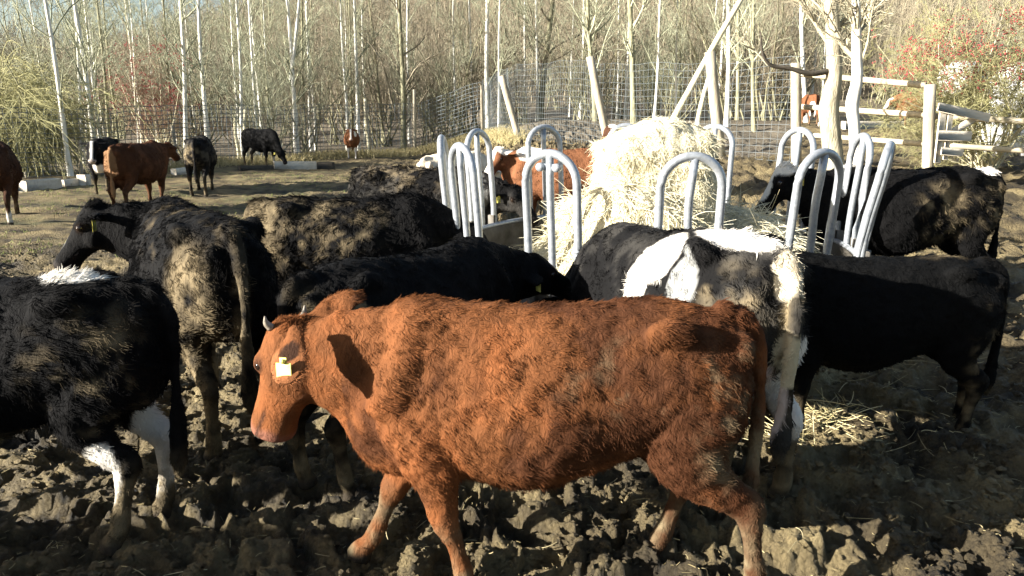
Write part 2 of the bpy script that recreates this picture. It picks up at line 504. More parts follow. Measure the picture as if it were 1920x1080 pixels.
def spread(tg, ang, r, up=0.0):
    n = len(tg)
    v = r.normal(size=(n, 3)); v -= (v * tg).sum(1, keepdims=True) * tg
    v /= np.linalg.norm(v, axis=1, keepdims=True) + 1e-9
    a = r.uniform(*ang, n)[:, None]
    d = tg * np.cos(a) + v * np.sin(a)
    d[:, 2] += up
    return d

def branches_on(P, R, levels, seed, mb, minr=0.004):
    """adds generations of side shoots; levels: list of (n_each, lo, hi, (len lo, len hi), angle, up, droop, K, wobble, sides)"""
    r = np.random.default_rng(seed)
    for li, (n, lo, hi, ln, ang, up, droop, K, wob, sides) in enumerate(levels):
        p, tg, rad, s = sample_on(P, R, n, lo, hi, r)
        d = spread(tg, ang, r, up)
        L = r.uniform(*ln, len(p)) * (1.15 - 0.5 * s)
        Q = grow(p, d, L, K, droop, wob, seed + li + 1)
        r0 = np.maximum(rad * r.uniform(0.35, 0.6, len(p)), minr)
        S = r0[:, None] * np.linspace(1, 0.35, K)[None]
        mb.add(*tubes(Q, S, sides))
        P, R = Q, S

BIRCH_LEVELS = [(26, .16, .98, (1.0, 2.6), (.5, 1.0), .25, .10, 6, .10, 3), (7, .2, 1, (.5, 1.2), (.4, 1.0), .1, -.1, 5, .12, 3), (4, .2, 1, (.25, .6), (.4, 1.0), .0, -.15, 4, .1, 3)]
OAK_LEVELS = [(18, .10, .98, (1.6, 3.8), (.6, 1.2), .25, .12, 7, .18, 4), (8, .2, 1, (.7, 1.7), (.4, 1.1), .15, .0, 5, .18, 3), (6, .15, 1, (.3, .8), (.4, 1.1), .05, -.05, 4, .15, 3)]

def trunk_line(H, r0, lean, seed, K=16, wob=0.02, top=0.25):
    r = np.random.default_rng(seed)
    t = np.linspace(0, 1, K)
    P = np.zeros((K, 3)); P[:, 2] = t * H - 0.12
    ph = r.uniform(0, 6, 4)
    P[:, 0] = lean * H * t + wob * H * (np.sin(t * 5 + ph[0]) - math.sin(ph[0])) * .4 + wob * .3 * H * (np.sin(t * 13 + ph[1]) - math.sin(ph[1])) * .4
    P[:, 1] = wob * H * (np.sin(t * 4 + ph[2]) - math.sin(ph[2])) * .4
    R = r0 * (1 - (1 - top) * t) * (1 + 0.45 * np.exp(-t * H / 0.35))
    return P, R

def tree(name, label, loc, H, r0, lean, bark, twig, levels, seed, group, wob=0.012, minr=0.004, extra=None):
    root = empty(name, loc)
    tag(root, label, 'tree', group)
    P, R = trunk_line(H, r0, lean, seed, wob=wob)
    mb = MB(); mb.add(*tubes(P, R, 9))
    if extra: extra(mb)
    mb.build('trunk', M[bark], root)
    cb = MB()
    branches_on(P[None], R[None], levels, seed, cb, minr)
    cb.build('crown', M[twig], root)
    return root

# the trees one can tell apart: (base px, top px at the upper edge of the photo, distance, trunk width px, look)
TREES = [
 (133, 82, 21.5, 9, 'birch', 'pale birch leaning left, just right of the drooping willow'),
 (158, 132, 27.0, 5, 'birch', 'very thin pale birch sapling right of the leaning birch by the willow'),
 (183, 140, 26.0, 10, 'birch', 'stout white birch above the black cow with the white blaze'),
 (192, 165, 28.0, 7, 'birch', 'white birch standing close against the stout one above the white-blazed cow'),
 (208, 178, 30.0, 6, 'grey', 'thin grey tree left of the red-brown cow with raised rump'),
 (224, 190, 33.0, 5, 'grey', 'dark thin tree rising over the rump of the red-brown cow'),
 (262, 233, 31.0, 5, 'birch', 'thin pale birch rising from behind the back of the red-brown cow'),
 (330, 305, 31.0, 5, 'grey', 'thin olive tree right of the red-brown cow\'s head'),
 (350, 333, 30.0, 9, 'birch', 'stout pale birch left of the black cow seen from behind'),
 (392, 370, 29.0, 9, 'birch', 'bright white birch behind the black cow seen from behind'),
 (455, 440, 31.0, 7, 'birch', 'white birch beside the forked stakes left of the grazing black cow'),
 (484, 470, 33.0, 6, 'birch', 'slender white birch above the back of the grazing black cow'),
 (505, 490, 36.0, 4, 'grey', 'thinnest grey tree above the head of the grazing black cow'),
 (557, 541, 33.0, 9, 'birch', 'white birch with a low fork, right of the grazing black cow'),
 (574, 562, 35.0, 6, 'grey', 'olive trunk pressed against the forked white birch'),
 (584, 571, 36.0, 6, 'birch', 'pale trunk just right of the forked white birch'),
 (652, 640, 36.0, 6, 'birch', 'left one of the birch pair above the red and white calf'),
 (661, 650, 39.0, 4, 'grey', 'thin stem between the birch pair above the red and white calf'),
 (671, 661, 36.5, 8, 'birch', 'right, thicker one of the birch pair above the red and white calf'),
 (757, 745, 36.0, 11, 'dark', 'dark mossy trunk right of the red and white calf'),
 (720, 690, 40.0, 7, 'dark', 'dark curved multi-branched tree between calf and dark mossy trunk'),
 (916, 912, 34.5, 9, 'birch', 'lone pale birch at the far corner of the wire fence'),
 (1010, 1032, 38.0, 13, 'dark', 'broad dark tree behind the leaning fence post'),
 (1118, 1100, 31.0, 10, 'grey', 'olive grey trunk behind the tall leaning post'),
 (1190, 1177, 30.0, 12, 'grey', 'straight yellow-olive trunk above the left edge of the hay bale'),
 (1275, 1270, 36.0, 6, 'grey', 'slim grey trunk behind the wire above the hay bale'),
 (1362, 1365, 27.0, 9, 'birch', 'pale trunk behind the wire just right of the leaning dead trunk'),
 (1383, 1384, 30.0, 8, 'grey', 'grey trunk behind the wire between two paler ones'),
 (1415, 1411, 26.0, 8, 'grey', 'olive trunk behind the wire left of the mossy tree'),
 (1512, 1509, 30.0, 9, 'birch', 'mottled pale trunk behind the corner post of the wire fence'),
 (1466, 1470, 34.0, 6, 'dark', 'dark slim trunk behind the wire left of the corner post'),
]
for k, (pb, pt, Y, w, look, lab) in enumerate(TREES):
    b = foot(pb, Y)
    tp = at(pt, 0, Y)
    lean = (tp.x - b.x) / (tp.z - b.z)
    r0 = w / 2 * Y / FPX
    bark, tw, lev = {'birch': ('birch', 'twig', BIRCH_LEVELS), 'grey': ('bark_grey', 'twig', BIRCH_LEVELS), 'dark': ('bark_grey', 'twig_brown', OAK_LEVELS)}[look]
    nm = {'birch': 'birch_tree', 'grey': 'bare_tree', 'dark': 'bare_tree'}[look]
    H = 9.5 + (k * 37 % 10) * 0.25
    ex = None
    if 'low fork' in lab:
        def ex(mb, r0=r0):
            t = np.linspace(0, 1, 8)
            mb.add(*tubes(np.stack([-.07 + t * .75, 0 * t, 3.0 + t * 4.5 - .6 * t * (1 - t)], -1), r0 * np.linspace(.8, .4, 8), 8))
    tree(nm, lab, b, H, r0, lean, bark, tw, lev, 100 + k, 'trees behind the wire fence', extra=ex)

# more slender birches between them, alike enough that nothing tells them apart
BIR = []
for i in range(3):
    P, R = trunk_line(11, .062, (-.02, .0, .025)[i], 900 + i, wob=.012)
    V, F = tubes(P, R, 7); c_ = MB(); branches_on(P[None], R[None], BIRCH_LEVELS, 900 + i, c_, .005)
    Vc, Fc = c_.arrays()
    BIR.append((mesh_np('trunk', V, F, M['birch']), mesh_np('crown', Vc, Fc, M['twig'])))
rb = np.random.default_rng(77)
for i in range(34):
    px = 60 + 1500 * (i + rb.uniform(0, 1)) / 34
    Y = max(float(fence_line_y(foot(px, 32).x)), 30) + rb.uniform(2, 12)
    root = empty('birch_tree', foot(px, Y), rb.uniform(-.5, .5)); s_ = rb.uniform(.75, 1.25); root.scale = (s_, s_, s_ * .95)
    tag(root, 'slender pale birch among many in the wood behind the fence', 'tree', 'slender birches in the wood')
    for nm, me in zip(('trunk', 'crown'), BIR[i % 3]): link(nm, me, root)

# filler woodland: bare shrubs and trees, copies of a few built ones
def shrub_meshes(seed, H, n, twig):
    r = np.random.default_rng(seed)
    P0 = np.stack([r.normal(0, .25, n), r.normal(0, .25, n), np.full(n, -.1)], -1)
    D = np.stack([r.normal(0, .33, n), r.normal(0, .33, n), np.ones(n)], -1)
    P = grow(P0, D, r.uniform(.55, 1.0, n) * H, 9, -.03, .10, seed)
    R = r.uniform(.018, .04, n)[:, None] * np.linspace(1, .3, 9)[None]
    a = MB(); a.add(*tubes(P, R, 5))
    c = MB()
    branches_on(P, R, [(9, .15, 1, (.6, 1.5), (.3, .8), .2, .0, 5, .15, 3), (7, .15, 1, (.3, .8), (.4, 1.0), .05, -.05, 4, .15, 3)], seed, c, .0055)
    Va, Fa = a.arrays(); Vc, Fc = c.arrays()
    return mesh_np('stems', Va, Fa, M['bark_grey']), mesh_np('crown', Vc, Fc, M[twig])

SHRUBS = [shrub_meshes(500 + i, 4.6, 13, tw) for i, tw in enumerate(['twig', 'twig_brown', 'twig', 'twig_brown'])]
def shrub(loc, k, s, rz):
    root = empty('bare_shrub', loc, rz); root.scale = (s, s, s)
    tag(root, 'bare many-stemmed shrub in the thicket behind the wire fence', 'shrub', 'bare shrubs in the thicket')
    for nm, me in zip(('stem', 'crown'), SHRUBS[k]): link(nm, me, root)
r_ = np.random.default_rng(21)
for i in range(58):
    px = -150 + 2200 * (i + r_.uniform(0, 1)) / 58
    for _ in range(1):
        base = float(fence_line_y(foot(px, 32).x)) if px < 1500 else 34
        Y = max(base, 24) + r_.uniform(3, 24)
        p = foot(px + r_.uniform(-20, 20), Y)
        shrub(p, int(r_.integers(0, 4)), r_.uniform(.75, 1.5), r_.uniform(0, 6.28))

# mid-distance woodland trees that all look alike (shared meshes)
WOOD = []
for i in range(4):
    P, R = trunk_line(10.5, .13, 0, 700 + i, wob=.02)
    V, F = tubes(P, R, 7)
    c = MB(); branches_on(P[None], R[None], OAK_LEVELS, 700 + i, c, .010)
    Vc, Fc = c.arrays()
    WOOD.append((mesh_np('trunk', V, F, M['bark_grey']), mesh_np('crown', Vc, Fc, M['twig_brown' if i % 2 else 'twig'])))
for i in range(64):
    px = -250 + 2400 * (i + r_.uniform(0, 1)) / 64
    Y = r_.uniform(44, 84)
    root = empty('woodland_tree', foot(px, Y), r_.uniform(0, 6.28))
    s = r_.uniform(.75, 1.1); root.scale = (s, s, s)
    tag(root, 'bare grey woodland tree on the slope behind the thicket', 'tree', 'bare woodland trees on the slope')
    for nm, me in zip(('trunk', 'crown'), WOOD[i % 4]): link(nm, me, root)

# the far wood on the hillside reads as one mass of twigs
def far_wood():
    r = np.random.default_rng(33)
    n = 15000
    Y = 48 + 72 * r.uniform(0, 1, n) ** .8
    X = Y * r.uniform(-.95, .95, n)
    P0 = np.stack([X, Y, ground(X, Y) - .2], -1)
    H = r.uniform(2.5, 6.5, n) * np.where(r.uniform(size=n) < .2, 1.35, 1)
    D = np.stack([r.normal(0, .13, n), r.normal(0, .13, n), np.ones(n)], -1)
    P = grow(P0, D, H, 5, 0, .06, 34)
    R = r.uniform(.025, .055, n)[:, None] * np.linspace(1, .3, 5)[None]
    mb = MB(); mb.add(*tubes(P, R, 3))
    p, tg, rad, s = sample_on(P, R, 9, .15, 1, r)
    Q = grow(p, spread(tg, (.4, 1.0), r, .1), r.uniform(.6, 1.8, len(p)), 3, .05, .15, 36)
    mb.add(*tubes(Q, np.full((len(p), 1), .016) * np.array([[1, .8, .4]]), 3))
    o = mb.build('far_wood', M['twig_brown'])
    tag(o, 'distant bare brown wood covering the hillside', 'wood', kind='stuff')
far_wood()

# drooping willow at the left edge
def willow():
    root = empty('willow_shrub', foot(20, 22.5))
    tag(root, 'drooping yellow-green willow at the far left behind the wire fence', 'shrub')
    r = np.random.default_rng(41)
    n = 46
    P0 = np.stack([r.normal(0, .5, n), r.normal(0, .4, n), np.full(n, -.1)], -1)
    D = np.stack([r.normal(.05, .55, n), r.normal(0, .4, n), np.ones(n) * .9], -1)
    P = grow(P0, D, r.uniform(2.2, 5.0, n), 9, -.16, .10, 42)
    R = r.uniform(.02, .045, n)[:, None] * np.linspace(1, .3, 9)[None]
    a = MB(); a.add(*tubes(P, R, 5)); a.build('stem', M['bark_grey'], root)
    p, tg, rad, s = sample_on(P, R, 46, .15, 1, r)
    d = spread(tg, (.5, 1.2), r, -.1)
    Q = grow(p, d, r.uniform(.6, 1.7, len(p)), 6, -.55, .15, 44)
    c = MB(); c.add(*tubes(Q, np.full((len(p), 1), .0085) * np.linspace(1, .5, 6)[None], 3))
    p2, t2, _, _ = sample_on(Q, np.ones(Q.shape[:2]), 3, .1, .9, r)
    Q2 = grow(p2, spread(t2, (.3, .8), r, -.1), r.uniform(.2, .6, len(p2)), 4, -.4, .2, 45)
    c.add(*tubes(Q2, np.full((len(p2), 1), .006) * np.linspace(1, .5, 4)[None], 3))
    c.build('crown', M['twig_yellow'], root)
willow()

def octa(C, r):
    C = np.asarray(C); n = len(C)
    D = np.array([[1, 0, 0], [-1, 0, 0], [0, 1, 0], [0, -1, 0], [0, 0, 1], [0, 0, -1]], float)
    V = (C[:, None] + D[None] * np.asarray(r).reshape(-1, 1, 1)).reshape(-1, 3)
    f = np.array([[0, 2, 4], [2, 1, 4], [1, 3, 4], [3, 0, 4], [2, 0, 5], [1, 2, 5], [3, 1, 5], [0, 3, 5]])
    return V, (np.arange(n)[:, None, None] * 6 + f[None]).reshape(-1, 3)

def berry_bush(name, label, loc, W, H, n, nb, seed, twig, brad, low=.3, zmin=0.0, depth=.6, xshift=0.0):
    root = empty(name, loc)
    tag(root, label, 'bush')
    r = np.random.default_rng(seed)
    P0 = np.stack([r.normal(0, .12, n), r.normal(0, .12, n), np.full(n, -.1)], -1)
    D = np.stack([r.normal(xshift, .5 * W, n), r.normal(0, .5 * W * depth, n), np.ones(n) * .9], -1)
    P = grow(P0, D, r.uniform(.6, 1.1, n) * H, 8, -.06, .12, seed)
    R = r.uniform(.012, .03, n)[:, None] * np.linspace(1, .3, 8)[None]
    a = MB(); a.add(*tubes(P, R, 5)); a.build('stem', M['bark_dead'], root)
    c = MB()
    lv = [(11, .25, 1, (.4, 1.1), (.4, 1.2), .05, -.1, 6, .2, 3), (7, .1, 1, (.2, .55), (.4, 1.2), .0, -.1, 4, .2, 3), (4, .1, 1, (.08, .25), (.4, 1.2), .0, -.1, 3, .2, 3)]
    rr = np.random.default_rng(seed + 5)
    Pp, Rr = P, R
    tips = []
    for li, (nn, lo, hi, ln, ang, up, dr, K, wob, sd_) in enumerate(lv):
        p, tg, rad, s = sample_on(Pp, Rr, nn, lo, hi, rr)
        Q = grow(p, spread(tg, ang, rr, up), rr.uniform(*ln, len(p)), K, dr, wob, seed + li)
        S = np.maximum(rad * .5, .0035)[:, None] * np.linspace(1, .5, K)[None]
        c.add(*tubes(Q, S, sd_)); Pp, Rr = Q, S
        tips.append(Q[:, -1])
    c.build('crown', M[twig], root)
    tp = np.concatenate(tips[1:])
    cl = vnoise(tp * 2.2, seed + 9)
    w = (tp[:, 2] > zmin) * np.clip(cl + .3, 0, 1) * sstep(tp[:, 2], zmin, zmin + .7)
    pick = rr.choice(len(tp), nb, p=w / w.sum(), replace=False)
    b = MB()
    cc = tp[pick] + rr.normal(0, .02, (nb, 3))
    cc = np.concatenate([cc, cc + rr.normal(0, .03, cc.shape)])
    b.add(*octa(cc, rr.uniform(.6, 1.1, len(cc)) * brad))
    tag(b.build('berries', M['berry'], root), kind='stuff')
    return root
berry_bush('hawthorn_bush', 'large hawthorn bush full of red berries at the right behind the rail fence', foot(1850, 15.3), 1.05, 3.3, 40, 1500, 61, 'twig_yellow', .019, zmin=1.25, depth=.7, xshift=-.30)
berry_bush('berry_bush', 'reddish berry bush among the birches above the red-brown cow', foot(300, 31), .7, 4.2, 22, 520, 65, 'twig_red', .032, zmin=1.4)

# the mossy tree and the pale crooked tree at the right
def right_trees():
    b = foot(1562, 13.4)
    root = empty('mossy_tree', b)
    tag(root, 'thick mossy tree trunk with a dark side limb at the right of the wire fence', 'tree')
    def loc(px, py, dy=0.0): return np.array(at(px, py, 13.4 + dy) - b)
    path = np.array([loc(1562, 340), loc(1562, 300), loc(1558, 250), loc(1554, 205), loc(1562, 160), loc(1564, 120), loc(1562, 70), loc(1560, 20), loc(1556, -60), loc(1550, -180), loc(1556, -330)])
    rad = np.array([.23, .175, .16, .165, .135, .125, .115, .105, .09, .07, .03])
    path, rad = spline(path, rad, 4)
    a = MB(); a.add(*tubes(path, rad, 12)); a.build('trunk', M['bark_moss'], root)
    lp, lr = spline(np.array([loc(1556, 133), loc(1520, 138, -.1), loc(1480, 128, -.15), loc(1445, 122, -.2), loc(1430, 100, -.25), loc(1426, 60, -.3)]), np.array([.05, .045, .036, .03, .024, .012]), 4)
    l = MB(); l.add(*tubes(lp, lr, 8)); l.build('limb', M['beam_dark'], root)
    c = MB()
    limbs = []
    for (p, q, w) in (((1558, 90), (1490, -10), .04), ((1556, 70), (1620, 20), .045), ((1620, 20), (1665, -40), .03), ((1560, 40), (1520, -80), .04), ((1560, 120), (1600, 60), .03), ((1560, 20), (1640, -110), .04), ((1440, 122), (1395, 85), .02)):
        m_ = (loc(*p) * .5 + loc(*q) * .5) + np.array([0, .1, .08])
        s, rr = spline(np.array([loc(*p), m_, loc(*q)]), np.array([w, w * .8, w * .5]), 4)
        s = s[np.linspace(0, len(s) - 1, 9).astype(int)]; rr = rr[np.linspace(0, len(rr) - 1, 9).astype(int)]
        c.add(*tubes(s, rr, 6)); limbs.append((s, rr))
    P = np.stack([s for s, _ in limbs]); R = np.stack([q for _, q in limbs])
    branches_on(P, R, [(9, .15, 1, (.4, 1.0), (.4, 1.1), .1, .0, 6, .2, 4), (6, .15, 1, (.2, .5), (.4, 1.1), .0, .0, 4, .2, 3)], 77, c, .004)
    c.build('crown', M['bark_moss'], root)

    b2 = foot(1604, 12.2)
    root2 = empty('pale_tree', b2)
    tag(root2, 'slim pale crooked tree right of the mossy tree behind the feeder', 'tree')
    def loc2(px, py): return np.array(at(px, py, 12.2) - b2)
    path, rad = spline(np.array([loc2(1606, 360), loc2(1604, 300), loc2(1602, 240), loc2(1598, 195), loc2(1607, 150), loc2(1606, 90), loc2(1606, 30), loc2(1604, -60), loc2(1608, -220)]), np.array([.12, .095, .085, .10, .085, .075, .065, .05, .02]), 4)
    a = MB(); a.add(*tubes(path, rad, 10)); a.build('trunk', M['bark_pale'], root2)
    c = MB(); sel = np.linspace(len(path) * .45, len(path) - 1, 12).astype(int)
    branches_on(path[sel][None], rad[sel][None], [(9, .0, .9, (.6, 1.3), (.5, 1.0), .35, .1, 7, .15, 4), (7, .2, 1, (.3, .7), (.4, 1.0), .1, .0, 5, .2, 3), (4, .2, 1, (.15, .3), (.4, 1.0), .1, .0, 4, .2, 3)], 81, c, .004)
    c.build('crown', M['bark_moss'], root2)

    # dead trunks leaning against the wire
    for (p, q, Y, w, lab) in (((1225, 275), (1400, -20), 20.0, 13, 'long pale dead trunk leaning up to the right behind the hay bale'), ((1296, 225), (1330, 140), 19.5, 11, 'short pale dead stem leaning parallel beside the long leaning trunk'),
                              ((448, 300), (440, 220), 28.5, 7, 'left stake of the pale forked pair beside the grazing black cow'), ((462, 305), (459, 205), 28.5, 7, 'right stake of the pale forked pair beside the grazing black cow'), ((692, 285), (684, 185), 33.0, 7, 'pale stake leaning beside the red and white calf')):
        A = np.array(at(*p, Y)); B = np.array(at(*q, Y)); A[2] = min(A[2], float(ground(A[0], Y)) - .05)
        t = np.linspace(0, 1, 9)[:, None]
        s = A * (1 - t) + B * t + np.array([.02, .02, 0]) * np.sin(t * 7)
        rr = w / 2 * Y / FPX * np.linspace(1.1, .75, 9)
        mb = MB(); mb.add(*tubes(s - A, rr, 8, cap=True))
        o = mb.build('leaning_trunk' if w > 10 else 'stake', M['bark_dead'])
        o.location = A
        tag(o, lab, 'trunk' if w > 10 else 'stake')

def spline(P, R, k):
    """Catmull-Rom through points P with radii R (any extra columns), k steps a span"""
    P = np.asarray(P, float); R = np.asarray(R, float)
    A = np.concatenate([P, R.reshape(len(P), -1)], 1)
    E = np.concatenate([[2 * A[0] - A[1]], A, [2 * A[-1] - A[-2]]])
    out = []
    for i in range(len(P) - 1):
        p0, p1, p2, p3 = E[i:i + 4]
        for t in np.arange(k) / k:
            out.append(.5 * (2 * p1 + (p2 - p0) * t + (2 * p0 - 5 * p1 + 4 * p2 - p3) * t * t + (3 * p1 - p0 - 3 * p2 + p3) * t ** 3))
    out.append(A[-1])
    out = np.array(out)
    r = out[:, 3:]
    return out[:, :3], (r[:, 0] if R.ndim == 1 else r)
right_trees()

# ------------------------------------------------------------------ fences
def wire_fence(name, label, pts, height, posts, cell, wr=.0042):
    root = empty(name, pts[0])
    o0 = np.array(pts[0])
    tag(root, label, 'fence')
    P = np.array([tuple(p) for p in pts])
    seg = np.linalg.norm(np.diff(P[:, :2], axis=0), axis=1); cum = np.concatenate([[0], np.cumsum(seg)])
    n = int(cum[-1] / cell)
    d = np.linspace(0, cum[-1], n + 1)
    x = np.interp(d, cum, P[:, 0]); y = np.interp(d, cum, P[:, 1])
    h = np.interp(d, cum, height)
    zb = ground(x, y) + .02
    r = np.random.default_rng(len(pts) * 7)
    sag = .03 * np.sin(d * 1.7) + .02 * np.sin(d * 4.1)
    base = np.stack([x, y, zb], -1) - o0
    wires = MB()
    rows = np.linspace(0.0, 1, 15)
    for f in rows:
        L = base.copy(); L[:, 2] += f * h + sag * f + r.normal(0, .004, len(d))
        wires.add(*tubes(L, np.full(len(d), wr), 3))
    VL = np.stack([base + np.stack([0 * h, 0 * h, f * h + sag * f], -1) + np.stack([.05 * np.sin(d * 3 + f * 3), 0 * h, 0 * h], -1) * f for f in (0, .33, .66, 1)], 1)
    wires.add(*tubes(VL, np.full(VL.shape[:2], wr * .86), 3))
    wires.build('wire_mesh', M['wire'], root)
    for (A, B, w) in posts:
        A = np.array(A) - o0; B = np.array(B) - o0
        t = np.linspace(0, 1, 6)[:, None]
        m = MB(); m.add(*tubes(A * (1 - t) + B * t, np.full(6, w) * np.array([1.05, 1, .98, 1, .97, .93]), 10, cap=True))
        m.build('post', M['post'], root)
    return root

def post_px(pb, pt, Y, w):
    """post whose foot is below column pb and whose head is at pixel pt"""
    A = foot(pb, Y); B = at(*pt, Y); A.z -= .1
    return (tuple(A), tuple(B), w)
left_posts = [post_px(50, (47, 322), 20.4, .03), post_px(152, (150, 262), 21.8, .045), post_px(335, (322, 235), 24.6, .05), post_px(530, (526, 262), 28.8, .035), post_px(778, (777, 168), 33.6, .075), post_px(700, (684, 190), 32.5, .05), post_px(905, (903, 160), 33.0, .07)]
wire_fence('wire_fence', 'long low-lit wire mesh fence along the left wood edge', FL, np.array([1.7, 1.75, 1.9, 2.0, 2.1, 2.2]), left_posts, .19, .0105)
right_posts = [post_px(975, (940, 142), 25.0, .11), post_px(1145, (1106, 106), 19.5, .10), post_px(1352, (1331, 97), 16.6, .115), post_px(1494, (1492, 118), 15.6, .10)]
wire_fence('wire_fence', 'tall sagging wire mesh fence with leaning posts behind the hay bale', FR, np.array([2.2, 2.25, 2.1, 1.95, 2.0]), right_posts, .14)

def plank(mb, p, q, w, h, jit=.0):
    R, L = frame_to(p, q)
    mb.add(*box((np.array(p) + np.array(q)) / 2, (L, w, h), R, .012))

def rail_fence():
    Y = 13.8
    o0 = foot(1740, Y)
    root = empty('rail_fence', o0)
    tag(root, 'pale wooden post and rail fence right of the crooked tree', 'fence')
    o = np.array(o0)
    m = MB(); t = np.linspace(0, 1, 6)[:, None]
    A = np.array([0, 0, -.15]); B = np.array(at(1744, 158, Y)) - o
    m.add(*tubes(A * (1 - t) + B * t, np.full(6, .095), 12, cap=True)); m.build('post', M['post'], root)
    A2 = np.array(foot(1500, 15.6)) - o; B2 = np.array(at(1500, 150, 15.6)) - o
    A3 = np.array(foot(2060, 13.4)) - o; B3 = np.array(at(2060, 190, 13.4)) - o
    m = MB(); m.add(*tubes(A3 * (1 - t) + B3 * t, np.full(6, .09), 12, cap=True)); m.build('post', M['post'], root)
    for (p, q, w) in (((1500, 139, 15.9), (1736, 160, 13.95), .055), ((1500, 200, 15.9), (1736, 216, 13.95), .055), ((1500, 252, 15.9), (1736, 270, 13.95), .05),
                      ((1746, 217, 13.95), (2060, 236, 13.55), .055), ((1746, 271, 13.95), (2060, 292, 13.55), .05)):
        P = np.array(at(*p)) - o; Q = np.array(at(*q)) - o
        s = P * (1 - t) + Q * t
        m = MB(); m.add(*tubes(s, np.full(6, w), 8, cap=True)); m.build('rail', M['rail'], root)
rail_fence()

def hurdle():
    Y = 13.2
    o0 = foot(1768, Y); o = np.array(o0)
    root = empty('wooden_hurdle', o0)
    tag(root, 'pale board hurdle with a diagonal brace leaning beside the rail fence post', 'hurdle')
    def L(px, py, dy=0): return np.array(at(px, py, Y + dy)) - o
    for (p, q, w, h) in (((1758, 200), (1856, 222), .03, .15), ((1757, 254), (1822, 256), .03, .17), ((1764, 283), (1806, 287), .03, .13)):
        m = MB(); plank(m, L(*p), L(*q), w, h); m.build('board', M['beam_pale'], root)
    for (p, q, w) in (((1764, 196), (1762, 306), .11), ((1778, 200), (1777, 300), .09)):
        m = MB(); P = L(*p, .05); Q = L(*q, .05)
        R = np.eye(3); m.add(*box((P + Q) / 2, (w, .05, abs(P[2] - Q[2])), R, .01)); m.build('upright', M['beam_pale'], root)
    m = MB(); plank(m, L(1785, 248, .1), L(1828, 222, .1), .04, .12); m.build('brace', M['beam_pale'], root)
hurdle()

def beam(label, p, q, Y0, Y1, h, d, mat):
    A = np.array(foot(p, Y0)); B = np.array(foot(q, Y1))
    A[2] += h / 2 - .03; B[2] += h / 2 - .03
    R, L = frame_to(A, B); c = (A + B) / 2
    mb = MB(); mb.add(*box((0, 0, 0), (L, d, h), R, .015))
    # saw cuts and splits along the top
    o = mb.build('timber_beam', M[mat]); o.location = c
    return tag(o, label, 'timber', 'timbers lying along the fence')
beam('long pale timber lying along the fence right of the leftmost brown cow', 42, 110, 17.6, 18.4, .26, .3, 'beam_pale')
beam('short pale timber right of the long pale one, by the black cow\'s white-blazed head', 113, 150, 18.6, 19.2, .2, .26, 'beam_pale')
beam('small pale timber block before the white-blazed black cow', 153, 164, 19.0, 19.2, .3, .26, 'beam_pale')
beam('pale timber between the red-brown cow and the black cow seen from behind', 325, 368, 22.3, 23.0, .2, .24, 'beam_pale')
beam('dark timber below the grazing black cow', 448, 512, 23.8, 24.4, .15, .24, 'beam_dark')
beam('pale timber right of the grazing black cow', 514, 594, 24.8, 25.2, .26, .3, 'beam_pale')
beam('dark timber block at the right end of the pale timber', 596, 626, 25.2, 25.2, .25, .3, 'beam_dark')
beam('pale log lying in the right paddock beyond the rail fence', 1580, 1690, 26.0, 26.2, .28, .3, 'beam_pale')
beam('pale log left of the mossy tree in the right paddock', 1536, 1552, 27.0, 27.0, .18, .3, 'beam_pale')

def wrapped_bale(label, px, py, Y, r):
    p = at(px, py, Y); p.z = max(p.z, float(ground(p.x, Y)) + r * .9)
    n, m = 14, 26
    u = np.linspace(-1, 1, n); th = np.arange(m) * 2 * np.pi / m
    rr = r * (1 - .25 * np.abs(u) ** 8)[:, None] * (1 + .03 * np.sin(th * 5)[None] + .02 * np.sin(th * 11 + u[:, None] * 3))
    V = np.stack([np.broadcast_to(u[:, None] * r * 1.0, rr.shape), rr * np.cos(th), rr * np.sin(th)], -1).reshape(-1, 3)
    k = np.arange(m); k2 = (k + 1) % m
    q = np.concatenate([np.stack([i * m + k, i * m + k2, (i + 1) * m + k2, (i + 1) * m + k], -1) for i in range(n - 1)])
    V = np.concatenate([V, [[-r * 1.02, 0, 0], [r * 1.02, 0, 0]]])
    t = np.concatenate([np.stack([k2, k, np.full(m, n * m)], -1), np.stack([(n - 1) * m + k, (n - 1) * m + k2, np.full(m, n * m + 1)], -1)])
    o = link('wrapped_bale', mesh_np('wrapped_bale', V, [q, t], M['wrap']))
    o.location = p; o.rotation_euler = (0, 0, .5)
    return tag(o, label, 'bale', 'white wrapped bales behind the hawthorn')
wrapped_bale('lower white wrapped bale behind the hawthorn bush, nearest the hurdle', 1872, 262, 18.0, .55)
wrapped_bale('lower white wrapped bale at the right edge behind the hawthorn bush', 1945, 262, 17.8, .55)
wrapped_bale('upper white wrapped bale at the right edge above two others', 1915, 165, 18.0, .55)
wrapped_bale('far white wrapped bale behind the top rail and hawthorn', 1805, 150, 22.0, .5)

